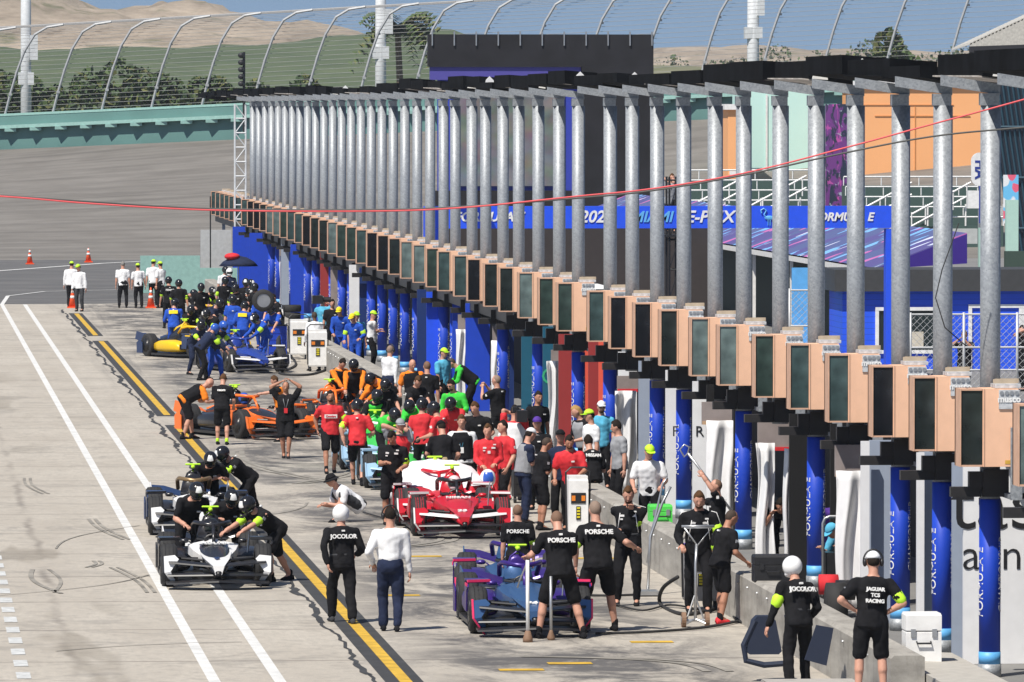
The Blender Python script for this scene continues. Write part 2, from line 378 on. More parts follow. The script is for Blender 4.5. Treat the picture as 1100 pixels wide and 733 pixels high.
    if 'glasses' in extra:
        h = MB()
        for s_ in (-1, 1): h.ell(hc + Hm @ V((s_*.032, .092, .008)), (.027, .010, .018), Hm, 10, 5)
        h.cap(hc + Hm @ V((-.078, .0, .012)), hc + Hm @ V((-.06, .085, .012)), .004, .004, 6); h.cap(hc + Hm @ V((.078, .0, .012)), hc + Hm @ V((.06, .085, .012)), .004, .004, 6)
        sub('sunglasses', h, GLASSD)
    if 'phones' in extra:
        h = MB()
        for s_ in (-1, 1): h.ell(hc + Hm @ V((s_*.100, -.005, -.01)), (.028, .042, .050), Hm, 12, 7)
        h.tube([hc + Hm @ V((.118*math.cos(a), -.005, .0+.145*math.sin(a))) for a in [math.pi*k/10 for k in range(11)]], .011, 6); sub('headphones', h, BLKP)
    if text:
        ls = text if isinstance(text, list) else [text]; sz = .085 if len(ls) == 1 else .06
        for q, t_ in enumerate(ls): put_text(t_, sz, WHITE, T(0, -.165, .37-q*.07), Tm @ V((1, 0, 0)), Tm @ V((0, .12, 1)), o, 'back_lettering', bold=.0025, ex=.012)
    if chest:
        cm = WHITE
        if chest.startswith('box:'):
            b = MB(); b.box(T(0, .150, .30), (.26, .02, .075), M=Tm); sub('chest_panel', b, WHITE, smooth=False)
            put_text(chest[4:], .06, RED, T(0, .163, .30), Tm @ V((-1, 0, 0)), Tm @ V((0, 0, 1)), o, 'chest_lettering', bold=.002, ex=.003)
        elif chest == 'lanyard':
            b = MB()
            for s_ in (-1, 1): b.tube([T(s_*.06, .05, .50), T(s_*.055, .15, .40), T(s_*.01, .168, .22)], .007, 5)
            sub('lanyard', b, COL['lblue']); b = MB(); b.box(T(0, .172, .16), (.08, .012, .11), M=Tm); sub('pass_card', b, WHITE, smooth=False)
        elif chest == 'redpass':
            b = MB()
            for s_ in (-1, 1): b.tube([T(s_*.06, .05, .50), T(s_*.055, .15, .40), T(s_*.01, .168, .22)], .007, 5)
            sub('lanyard', b, COL['grey']); b = MB(); b.box(T(0, .172, .16), (.08, .012, .11), M=Tm); sub('pass_card', b, RED, smooth=False)
        elif chest == 'patches':
            b = MB()
            for x_, z_, w_, h_ in ((-.08, .38, .07, .03), (.08, .38, .06, .03), (0, .30, .05, .05), (.09, .33, .04, .02), (-.10, .44, .05, .02)): b.box(T(x_, .142, z_), (w_, .02, h_), M=Tm)
            sub('badge', b, WHITE, smooth=False)
    if not chest and top in ('black', 'navy', 'green', 'blue', 'red') and not vest:
        b = MB(); b.box(T(-.085, .148, .36), (.06, .02, .022), M=Tm); sub('chest_badge', b, WHITE, smooth=False)
        if rj.random() < .7: b = MB(); b.box(T(0, -.140, .455), (.045, .03, .025), M=Tm); sub('neck_badge', b, WHITE, smooth=False)
        if ts == 'short':
            for i, (S, e, w) in enumerate(arms):
                sdx = (-1, 1)[i]; b = MB(); c_ = S.lerp(e, .38)+Tm @ V((sdx*.070, 0, .0)); b.box(c_, (.012, .045, .05), M=Tm); sub('sleeve_badge', b, WHITE if not band else COL['grey'], smooth=False)
    if 'yback' in extra:
        b = MB(); b.box(T(0, -.142, .385), (.27, .03, .11), M=Tm); sub('back_panel', b, COL['yellow'], smooth=False)
    if 'piping' in extra:
        b = MB()
        for i, (S, e, w) in enumerate(arms): b.tube([T((-1, 1)[i]*.17, -.01, .525-.02), S + Tm @ V(((-1, 1)[i]*.045, .0, .055)), S.lerp(e, .6) + Tm @ V(((-1, 1)[i]*.068, 0, .01))], .008, 5)
        for s_ in (-1, 1): b.tube([T(s_*.11, .145, .42), T(s_*.13, .15, .28), T(s_*.15, .125, .14)], .006, 5)
        sub('piping', b, WHITE)
    if 'belt' in extra:
        b = MB(); b.loft([n8(T(0, 0, z), Tm, .182, .142) for z in (.09, .125)]); sub('belt', b, COL['charcoal'])
    o['_arms'] = None; del o['_arms']
    return o, [RZ @ (w*sc) + loc for S, e, w in arms], (RZ, loc, Tm, T)
def bake_people():
    for o, vs, ext, amp in REM:
        m = o.modifiers.new('r', 'REMESH'); m.mode = 'VOXEL'; m.voxel_size = vs; m.use_smooth_shade = True
        m = o.modifiers.new('s', 'SMOOTH'); m.factor = .5; m.iterations = 3 if amp == 0 else 4
    dg = bpy.context.evaluated_depsgraph_get(); new = []
    for o, vs, ext, amp in REM: new.append(bpy.data.meshes.new_from_object(o.evaluated_get(dg)))
    for (o, vs, ext, amp), me in zip(REM, new):
        o.modifiers.clear(); old = o.data; mats = list(old.materials)
        if amp:
            off = V(o.matrix_world.translation)+ V((len(me.vertices)*.013, 0, 0)); nrm = [v.normal.copy() for v in me.vertices]
            for v, n_ in zip(me.vertices, nrm):
                q = v.co*7+off; f = noise.noise(V((q.x, q.y, q.z*.55)))*1.0 + noise.noise(q*2.3)*.45; v.co += n_*f*amp*1.6
        if ext is not None:
            bm = bmesh.new(); bm.from_mesh(me); e = ext.mesh('e', mats, True); bm.from_mesh(e)
            bm.to_mesh(me); bm.free(); bpy.data.meshes.remove(e)
        me.materials.clear()
        for m_ in mats: me.materials.append(m_)
        me.polygons.foreach_set('use_smooth', [True]*len(me.polygons))
        me.name = o.name.split('.')[0]; o.data = me; bpy.data.meshes.remove(old)
# ---------------------------------------------------------------- open wheel cars (y forward = nose)
def se(cx, y, cz, w, h, n=16, p=2.6, flat=0):
    out = []
    for i in range(n):
        a = 2*math.pi*(i+.5)/n; c, s = math.cos(a), math.sin(a)
        out.append(V((cx+math.copysign(abs(c)**(2/p), c)*w/2, y, cz+math.copysign(abs(s)**(2/p), s)*h/2)))
    return out
def cp(name, c, rough=.28, metal=0.0): return mat(name, c, rough, metal, var=.04)
def race_car(loc, head, label, main, nose, trim, fair, halo, group, num='', numc=None, cover=False, driver=None, text='', tyre_stripe=None, plate=None, second=None, flap=None, badge=None):
    plate = plate or nose; second = second or main
    root = empty('racing_car', loc, R(head), label, 'racing car', group)
    b = MB()   # tub, nose and engine cover
    b.loft([se(0, y, z, w, h) for y, w, h, z in ((2.52, .10, .06, .27), (2.40, .22, .11, .29), (2.0, .34, .17, .34), (1.6, .42, .24, .40), (1.2, .50, .32, .44), (.75, .58, .40, .45), (.35, .66, .46, .42), (-.35, .72, .48, .40))])
    b.loft([se(0, y, z, w, h, p=2.2) for y, w, h, z in ((-.38, .46, .56, .56), (-.50, .44, .72, .62), (-.75, .40, .66, .58), (-1.1, .34, .52, .50), (-1.6, .26, .36, .44), (-2.2, .16, .20, .38))])
    body = b.build('body_shell', main, root, True)
    for s in (-1, 1):
        m = MB(); m.loft([se(s*.56, y, z, w, h, p=3.2) for y, w, h, z in ((.50, .34, .16, .28), (.35, .44, .30, .32), (-.2, .50, .38, .34), (-.8, .46, .34, .33), (-1.25, .24, .22, .30))]); m.build('sidepod', second, root, True)
        m = MB(); m.box((s*.57, .52, .33), (.30, .03, .16)); m.build('radiator_inlet', DARK, root)
    # arrow shaped nose panel lying on the nose
    m = MB(); pz = lambda x, y: .585 - (y-.55)*.125 - abs(x)*.12
    poly = [(-.36, .55), (-.36, .80), (-.12, 1.7), (-.05, 2.45), (.05, 2.45), (.12, 1.7), (.36, .80), (.36, .55), (.14, .62), (0, 1.15), (-.14, .62)]
    poly = [(-.40, .50), (-.34, .95), (-.13, 1.9), (-.05, 2.5), (.05, 2.5), (.13, 1.9), (.34, .95), (.40, .50), (0, .50)]
    m.prism(poly, lambda x, y: V((x, y, .69 - (y-.5)*.17 - abs(x)*.22)), lambda x, y: V((x, y, .55 - (y-.5)*.12 - abs(x)*.25)))
    npn = m.build('nose_panel', nose, root)
    m = MB(); m.loft([[V((x*w, y, z)) for x, z in ((-1, z0+.02), (1, z0+.02), (.55, z0-h), (-.55, z0-h))] for y, w, z0, h in ((2.52, .09, .36, .12), (1.9, .20, .44, .18), (1.2, .26, .5, .2))]); m.build('nose_cone', nose, root)
    if text: put_text(text, .13, WHITE, (0, 1.0, .645), (-1, 0, 0), (0, -.95, .17), npn, 'sponsor_lettering', bold=.004, ex=.01)
    if num: put_text(num, .17, numc or WHITE, (0, 2.0, .465), (-1, 0, 0), (0, -.95, .17), npn, 'race_number', bold=.006, ex=.01)
    if badge: m = MB(); m.prism([(-.23, .72), (.23, .72), (.05, 1.85), (-.05, 1.85)], lambda x, y: V((x, y, .705 - (y-.5)*.17 - abs(x)*.22)), lambda x, y: V((x, y, .66 - (y-.5)*.17 - abs(x)*.22))); m.build('nose_badge', badge, npn)
    # floor
    m = MB(); m.prism([(-.35, .9), (-.80, .45), (-.80, -1.15), (-.45, -1.5), (-.45, -2.35), (.45, -2.35), (.45, -1.5), (.80, -1.15), (.80, .45), (.35, .9)], lambda x, y: V((x, y, .12)), lambda x, y: V((x, y, .06))); m.build('floor', CARB, root)
    # front wing
    m = MB(); m.loft([[V((x, y0+.34, z+.01)), V((x, y0+.33, z+.035)), V((x, y0, z+.055)), V((x, y0, z+.03))] for x, y0, z in ((-.80, 2.02, .07), (-.45, 2.18, .09), (0, 2.3, .12), (.45, 2.18, .09), (.80, 2.02, .07))])
    m.build('front_wing', CARB, root)
    m = MB(); m.loft([[V((x, y0+.18, z)), V((x, y0+.17, z+.022)), V((x, y0, z+.05)), V((x, y0, z+.025))] for x, y0, z in ((-.76, 1.92, .40), (-.40, 2.05, .37), (0, 2.16, .34), (.40, 2.05, .37), (.76, 1.92, .40))])
    m.build('wing_flap', flap or trim, root)
    m = MB(); m.loft([[V((x, y0+.22, z)), V((x, y0+.21, z+.02)), V((x, y0, z+.04)), V((x, y0, z+.02))] for x, y0, z in ((-.78, 1.98, .20), (0, 2.2, .22), (.78, 1.98, .20))])
    m.build('wing_flap', CARB, root)
    m = MB(); m.cap((0, 2.50, .25), (0, 2.30, .22), .05, .07, 10); m.build('nose_camera', BLKP, root)
    for s in (-1, 1):
        m = MB(); q = [(.86, .06), (.84, .20), (.80, .34), (.80, .50), (.62, .50), (.70, .34), (.73, .20), (.62, .06)]
        q = [(.85, .50), (.66, .52), (.60, .46), (.73, .27), (.62, .06), (.68, .04), (.84, .25)]
        m.prism([(s*x, z) for x, z in q], lambda x, z: V((x, 2.10 - abs(z-.25)*.30, z)), lambda x, z: V((x, 2.04 - abs(z-.25)*.30, z))); ep = m.build('end_plate', plate, root)
        m = MB(); q2 = [(.865, .52), (.84, .52), (.832, .26), (.665, .02), (.69, .02), (.857, .25)]
        m.prism([(s*x, z) for x, z in q2], lambda x, z: V((x, 2.115 - abs(z-.25)*.30, z)), lambda x, z: V((x, 2.03 - abs(z-.25)*.30, z))); m.build('edge_trim', trim, ep)
    # wheels
    for ax, rad, wd in ((1.47, .335, .25), (-1.50, .345, .29)):
        for s in (-1, 1):
            cx = s*((.86 if ax > 0 else .80)-wd/2)
            m = MB(); pr = [(-wd/2, rad*.66), (-wd/2-.004, rad*.86), (-wd/2+.03, rad*.985), (-wd/6, rad), (wd/6, rad), (wd/2-.03, rad*.985), (wd/2+.004, rad*.86), (wd/2, rad*.66)]
            n_ = 36; m.loft([[V((cx+x, ax+r*math.cos(2*math.pi*i/n_), rad+r*math.sin(2*math.pi*i/n_))) for i in range(n_)] for x, r in pr], False)
            w = m.build('wheel', RUB, root, True)
            m = MB(); n2 = 24
            m.loft([[V((cx+x, ax+r*math.cos(2*math.pi*i/n2), rad+r*math.sin(2*math.pi*i/n2))) for i in range(n2)] for x, r in ((s*wd*.5, rad*.67), (s*wd*.42, rad*.60), (s*wd*.30, rad*.2), (s*wd*.42, rad*.12), (s*wd*.42, .01))])
            for q in range(7):
                a = 2*math.pi*q/7; m.tube([V((cx+s*wd*.36, ax+.05*math.cos(a), rad+.05*math.sin(a))), V((cx+s*wd*.46, ax+rad*.64*math.cos(a), rad+rad*.64*math.sin(a)))], .022, 6)
            m.build('rim', CARB, w, True)
            if tyre_stripe and ax > 0:
                m = MB()
                for q_ in (-.07, -.03, .02, .06):
                    rr = rad+.003; m.loft([[V((cx+q_+dx, ax+rr*math.cos(R(a_)), rad+rr*math.sin(R(a_)))) for dx in (-.009, .009)] for a_ in range(-50, 100, 10)], False)
                m.build('tread_stripe', tyre_stripe, w)
            else:
                m = MB()
                for q_ in (-.06, 0, .06):
                    rr = rad+.002; m.loft([[V((cx+q_+dx, ax+rr*math.cos(R(a_)), rad+rr*math.sin(R(a_)))) for dx in (-.005, .005)] for a_ in range(0, 361, 15)], False)
                m.build('tread_groove', DARK, w)
            # fairing: plate outside the wheel with a cap over it
            yb = ax - .12
            m = MB()
            side = [(yb-.42, .30), (yb-.40, .66), (yb-.25, .74), (yb+.10, .735), (yb+.16, .66), (yb-.05, .60), (yb-.12, .30)] if ax > 0 else [(yb-.40, .10), (yb-.42, .40), (yb-.25, .50), (yb-.05, .40), (yb-.05, .10)]
            m.prism(side, lambda y, z: V((s*(.885 if ax > 0 else .825), y, z)), lambda y, z: V((s*(.865 if ax > 0 else .805), y, z)))
            if ax > 0: m.loft([[V((s*x, y, z)) for x, y in ((.885, yb-.42), (.55, yb-.42), (.55, yb-.02), (.885, yb+.12))] for z in (.715, .755)])
            fr = m.build('wheel_fairing', fair, root)
            if ax > 0: m = MB(); m.box((s*.715, yb+.06, .745), (.36, .03, .035), rz=s*.4); m.box((s*.888, yb-.02, .69), (.02, .30, .04)); m.build('edge_trim', trim, fr)
            # wishbones
            m = MB()
            for z0, z1, yo in ((.20, .22, .18), (.20, .22, -.18), (.44, .42, .16), (.44, .42, -.16), (.30, .40, -.30)):
                m.tube([V((s*.20, ax+yo*1.6, z1)), V((s*(.60), ax, z0))], .022, 6)
            m.build('suspension', CARB, root)
    # rear wing in two leaning halves joined to the cover
    m = MB()
    for s in (-1, 1):
        m.loft([[V((s*x, y, z)), V((s*x, y-.02, z+.03)), V((s*x, y-.30, z+.10)), V((s*x, y-.30, z+.07))] for x, y, z in ((.06, -1.9, .46), (.45, -1.85, .58), (.70, -1.85, .60))])
    m.build('rear_wing', fair, root)
    for s in (-1, 1):
        m = MB(); m.prism([(-1.75, .40), (-1.75, .68), (-2.25, .74), (-2.35, .50)], lambda y, z: V((s*.71, y, z)), lambda y, z: V((s*.69, y, z))); m.build('wing_end_plate', plate, root)
    # cockpit, halo, airbox
    m = MB(); n_ = 18
    m.loft([[V((.25*math.cos(2*math.pi*i/n_), .12+.42*math.sin(2*math.pi*i/n_), z)) for i in range(n_)] for z in (.655, .672)]); m.build('cockpit_opening', DARK, root)
    m = MB(); pts = [V((-.27, -.40, .72)), V((-.29, -.15, .88)), V((-.27, .18, .93)), V((-.17, .42, .92)), V((0, .52, .90)), V((.17, .42, .92)), V((.27, .18, .93)), V((.29, -.15, .88)), V((.27, -.40, .72))]
    m.tube(pts, .036, 8); m.tube([(0, .52, .90), (0, .66, .78), (0, .82, .60)], [.034, .026, .03], 8); m.build('halo', halo, root, True)
    m = MB(); m.loft([se(0, y, z, w, h, p=2) for y, w, h, z in ((-.42, .26, .16, .86), (-.44, .32, .30, .86), (-.62, .26, .30, .84), (-1.1, .12, .22, .76), (-1.6, .04, .12, .66))]); m.tube([(-.20, -.42, .62), (-.10, -.45, .98), (0, -.46, 1.06), (.10, -.45, .98), (.20, -.42, .62)], .022, 6)
    ab = m.build('roll_hoop', second, root, True)
    m = MB(); m.cap((0, -.40, 1.10), (0, -.60, 1.10), .035, .03, 8); m.cap((-.12, -.5, 1.14), (.12, -.5, 1.14), .018, .018, 6); m.cap((0, -.5, 1.02), (0, -.5, 1.10), .02, .02, 6); m.build('camera_pod', LIME, ab)
    for s in (-1, 1):
        m = MB(); m.loft([se(s*.46, y, .66, w, h) for y, w, h in ((.62, .10, .05), (.56, .15, .075), (.48, .14, .07))]); m.tube([(s*.38, .54, .65), (s*.28, .50, .56)], .012, 6); m.build('mirror', second, root, True)
    m = MB(); m.tube([(.14*math.cos(a), .55, .66+.10*math.sin(a)) for a in [math.pi*k/9 for k in range(10)]], .014, 6); m.build('steering_wheel', BLKP, root)
    m = MB(); m.tube([(-.52, 1.0, .50), (-.55, .98, .86), (-.56, .97, .92)], .012, 6); m.build('antenna', STEEL, root)
    return root
def at_px(px, py): g = G(px, py); return (g.x, g.y, 0)
def nose_at(px, py, head):       # px,py = ground point under the middle of the front wing; head 180 = nose at the camera
    g = G(px, py); a = R(head); return (g.x + math.sin(a)*2.2, g.y - math.cos(a)*2.2, 0)
TEAL = cp('pearl_blue_paint', (.05, .12, .27), .3, .35); PUR = cp('purple_paint', (.045, .02, .19), .3, .25); PINK = cp('pink_trim', (.75, .03, .13), .4)
CRED = cp('crimson_paint', (.52, .012, .025), .3); WGL = cp('gloss_white', (.80, .80, .80), .25); NAVY = cp('navy_paint', (.02, .04, .11), .3)
BLKG = cp('gloss_black', (.02, .02, .024), .25); GOLD = cp('bronze_paint', (.30, .20, .10), .35, .5); GRNC = cp('bright_green_paint', (.05, .52, .08), .35)
PBLU = cp('pale_blue_paint', (.35, .55, .75), .35); YEL = cp('yellow_paint', (.80, .50, .01), .35); CBLU = cp('cobalt_paint', (.02, .05, .30), .3)
ORC = cp('papaya_paint', (.85, .17, .02), .35)
race_car(nose_at(234, 633, 180), 180, 'black racing car with white end plates, nearer of the two on the white lane lines', BLKG, WGL, BLKP, BLKG, BLKG, 'black and white racing cars', plate=WGL, second=BLKG, num='9', numc=NAVY, text='JAGUAR', badge=NAVY)
race_car(nose_at(214, 577, 180), 180, 'black racing car with white end plates, farther of the two on the lane lines', BLKG, WGL, BLKP, NAVY, GOLD, 'black and white racing cars', plate=WGL, second=BLKG, num='37', numc=NAVY, text='JAGUAR', badge=NAVY)
race_car(nose_at(573, 684, 180), 180, 'purple and blue racing car with pink trim, nearest, men in black over its nose', TEAL, TEAL, PINK, PUR, PUR, 'purple racing cars', plate=TEAL, second=PUR, num='94', flap=CARB)
race_car(nose_at(551, 659, 176), 176, 'purple and blue racing car with pink trim, right behind the nearest one', TEAL, TEAL, PINK, PUR, PUR, 'purple racing cars', plate=TEAL, second=PUR, flap=CARB)
STR = cp('tread_colour', (.45, .03, .05), .7)
race_car(nose_at(498, 578, 180), 180, 'crimson and white racing car with its driver in a white helmet', CRED, CRED, WGL, CRED, BLKG, 'crimson racing cars', plate=CRED, second=CRED, num='23', text='NISSAN', tyre_stripe=STR)
rc2 = race_car(nose_at(479, 567, 180), 180, 'crimson racing car under a white cover', CRED, CRED, WGL, CRED, CRED, 'crimson racing cars', plate=CRED, second=CRED, tyre_stripe=STR)
race_car(nose_at(440, 526, 180), 180, 'green and white racing car with pale blue end plates, nearer of the two green', GRNC, WGL, PBLU, PBLU, WGL, 'green racing cars', plate=PBLU, second=GRNC)
race_car(nose_at(412, 506, 180), 180, 'green and pale blue racing car between the red shirted mechanics, further back', GRNC, GRNC, PBLU, PBLU, WGL, 'green racing cars', plate=PBLU, second=GRNC)
def centre_at(px, py, head): g = G(px, py); return (g.x, g.y, 0)
race_car(centre_at(262, 468, 0), 180+22, 'orange and black racing car turned out of its pit box, driver aboard', BLKG, ORC, ORC, ORC, ORC, 'orange racing cars', plate=ORC, second=BLKG, num='8')
race_car(centre_at(357, 461, 0), 180+4, 'orange and black racing car with two crew bending over it near the pit wall', BLKG, BLKG, ORC, BLKG, ORC, 'orange racing cars', plate=BLKG, second=ORC, num='58')
race_car(centre_at(258, 398, 0), 180+14, 'blue and black racing car with a crowd of mechanics in blue', CBLU, CBLU, WGL, BLKG, CBLU, 'blue and yellow racing cars', plate=BLKG, second=CBLU)
race_car(centre_at(207, 384, 0), 180+26, 'yellow nosed racing car with black wheels at the left of the far pit box', BLKG, YEL, YEL, NAVY, YEL, 'blue and yellow racing cars', plate=NAVY, second=YEL)
race_car(centre_at(226, 358, 0), 180+10, 'black and yellow racing car farthest away in the pit lane', BLKG, BLKG, YEL, BLKG, YEL, 'blue and yellow racing cars', plate=BLKG, second=YEL)
# driver sitting in a cockpit: head, neck and shoulders of one continuous body
def driver(car_loc, head, hel, label, suit):
    l = V(car_loc); b = MB()
    b.loft([[V((rx*math.cos(2*math.pi*i/14), -.02+ry*math.sin(2*math.pi*i/14), z)) for i in range(14)] for z, rx, ry in ((.42, .20, .15), (.56, .21, .13), (.64, .16, .10), (.70, .07, .07), (.76, .06, .06))])
    b.ell((0, 0, .84), (.078, .095, .11))
    for s in (-1, 1): b.cap((s*.19, 0, .60), (s*.20, .22, .50), .05, .045); b.cap((s*.20, .22, .50), (s*.10, .50, .62), .045, .03); b.ell((s*.10, .53, .64), (.04, .05, .035))
    ext = MB()
    for s in (-1, 1):
        for q in range(4): ext.tube([(s*(.085+.012*q), .545, .66-.018*q), (s*.12, .575, .66-.018*q), (s*.135, .55, .655-.018*q)], .009, 6)
        ext.tube([(s*.08, .53, .665), (s*.09, .56, .68)], .010, 6)
    o = b.build('person', [suit]); o.location = l; o.rotation_euler = (0, 0, R(head)); tag(o, label, 'person'); REM.append((o, .0155, ext, 0))
    h = MB(); h.ell((0, 0, .85), (.125, .145, .135), None, 20, 14); h.ell((0, .04, .77), (.09, .09, .06)); hh = h.build('helmet', hel, o, True)
    v = MB(); v.patch((0, 0, .85), (.125, .145, .135), Matrix.Identity(3), 30, 150, -22, 8, 8, .005); v.build('visor', GLASSD, hh, True)
driver(nose_at(498, 578, 180), 180, mat('pink_white_helmet', (.75, .55, .56), .25), 'driver in white and pink helmet seated in the crimson car', RED)
driver(nose_at(234, 633, 180), 180, HELB, 'driver in dark helmet down in the cockpit of the nearest black and white car', BLACK)
driver(centre_at(262, 468, 0), 202, HELU, 'driver in blue helmet seated in the orange car', mat('orange_suit', (.7, .2, .03), .8))
# white cover over the second crimson car
def cover(loc, head):
    m = MB(); n_ = 26; rows = []
    prof = [(1.25, .60, .52), (1.0, .84, .64), (.5, .90, .80), (0, .90, .98), (-.45, .88, 1.10), (-.9, .86, 1.00), (-1.6, .84, .84), (-2.2, .84, .84), (-2.42, .80, .60)]
    for y, w, h in prof:
        rows.append([V((w*math.cos(math.pi*(1-i/n_))*1.0, y+.02*math.sin(i*2.1), .44+(h-.44)*max(0, math.sin(math.pi*i/n_))**.62 + .012*math.sin(i*1.7+y*5))) for i in range(n_+1)])
    vs = [p for r in rows for p in r]; q = n_+1
    m.add(vs, [(k*q+i, k*q+i+1, (k+1)*q+i+1, (k+1)*q+i) for k in range(len(rows)-1) for i in range(n_)])
    o = m.build('car_cover', mat('cover_white', (.78, .78, .80), .7), None, True); o.location = loc; o.rotation_euler = (0, 0, R(head))
    md = o.modifiers.new('t', 'SOLIDIFY'); md.thickness = .015
    tag(o, 'smooth white cover sheet draped over the crimson car', 'cover')
cover(nose_at(479, 567, 180), 180)
# ---------------------------------------------------------------- world and light
w = bpy.data.worlds.new('World'); bpy.context.scene.world = w; w.use_nodes = True
n = w.node_tree.nodes; sky = n.new('ShaderNodeTexSky'); sky.sky_type = 'NISHITA'; sky.sun_disc = False
SEL, SAZ = R(56), R(220)          # azimuth clockwise from +Y: behind the camera and to its left
sky.sun_elevation = SEL; sky.sun_rotation = SAZ; sky.air_density = 1.0; sky.dust_density = .5; sky.ozone_density = 1.6
tcw = n.new('ShaderNodeTexCoord'); vm = n.new('ShaderNodeVectorMath'); vm.operation = 'ADD'; vm.inputs[1].default_value = (0, 0, .20)
w.node_tree.links.new(tcw.outputs['Generated'], vm.inputs[0]); w.node_tree.links.new(vm.outputs[0], sky.inputs['Vector'])
w.node_tree.links.new(sky.outputs[0], n['Background'].inputs['Color']); n['Background'].inputs['Strength'].default_value = .085
sl = bpy.data.lights.new('sun', 'SUN'); sl.energy = 5.0; sl.angle = R(.5); sl.color = (1, .94, .85)
so = bpy.data.objects.new('sun', sl); C.objects.link(so); so.location = (0, 60, 60)
sd = V((math.sin(SAZ)*math.cos(SEL), math.cos(SAZ)*math.cos(SEL), math.sin(SEL))); so.rotation_euler = sd.to_track_quat('Z', 'Y').to_euler()
vs = bpy.context.scene.view_settings; vs.view_transform = 'Standard'; vs.look = 'None'; vs.gamma = 1; vs.exposure = .24
try: vs.use_curve_mapping = False
except Exception: pass
# ---------------------------------------------------------------- surface materials made of nodes
class NT:
    def __init__(s, name):
        s.m = bpy.data.materials.new(name); s.m.use_nodes = True; s.n = s.m.node_tree.nodes; s.l = s.m.node_tree.links; s.b = s.n['Principled BSDF']; s.tc = s.n.new('ShaderNodeTexCoord')
    def link(s, a, b): s.l.new(a, b)
    def map(s, sc, loc=(0, 0, 0), rot=(0, 0, 0)):
        q = s.n.new('ShaderNodeMapping'); q.inputs['Scale'].default_value = sc; q.inputs['Location'].default_value = loc; q.inputs['Rotation'].default_value = rot; s.link(s.tc.outputs['Object'], q.inputs['Vector']); return q.outputs[0]
    def noise(s, v, sc, det=4, rough=.55, dist=0):
        q = s.n.new('ShaderNodeTexNoise'); q.inputs['Scale'].default_value = sc; q.inputs['Detail'].default_value = det; q.inputs['Roughness'].default_value = rough; q.inputs['Distortion'].default_value = dist; s.link(v, q.inputs['Vector']); return q.outputs['Fac']
    def ramp(s, f, a, b, lo=0., hi=1.):
        q = s.n.new('ShaderNodeMapRange'); q.inputs['From Min'].default_value = a; q.inputs['From Max'].default_value = b; q.inputs['To Min'].default_value = lo; q.inputs['To Max'].default_value = hi; s.link(f, q.inputs['Value']); return q.outputs[0]
    def mix(s, f, a, b):
        q = s.n.new('ShaderNodeMix'); q.data_type = 'RGBA'
        s.link(f, q.inputs[0])
        for i, x in ((6, a), (7, b)):
            if isinstance(x, tuple): q.inputs[i].default_value = (*x, 1)
            else: s.link(x, q.inputs[i])
        return q.outputs[2]
    def math(s, op, a, b=None):
        q = s.n.new('ShaderNodeMath'); q.operation = op
        for i, x in enumerate((a, b)):
            if x is None: continue
            if isinstance(x, (int, float)): q.inputs[i].default_value = x
            else: s.link(x, q.inputs[i])
        return q.outputs[0]
    def xyz(s, v):
        q = s.n.new('ShaderNodeSeparateXYZ'); s.link(v, q.inputs[0]); return q.outputs
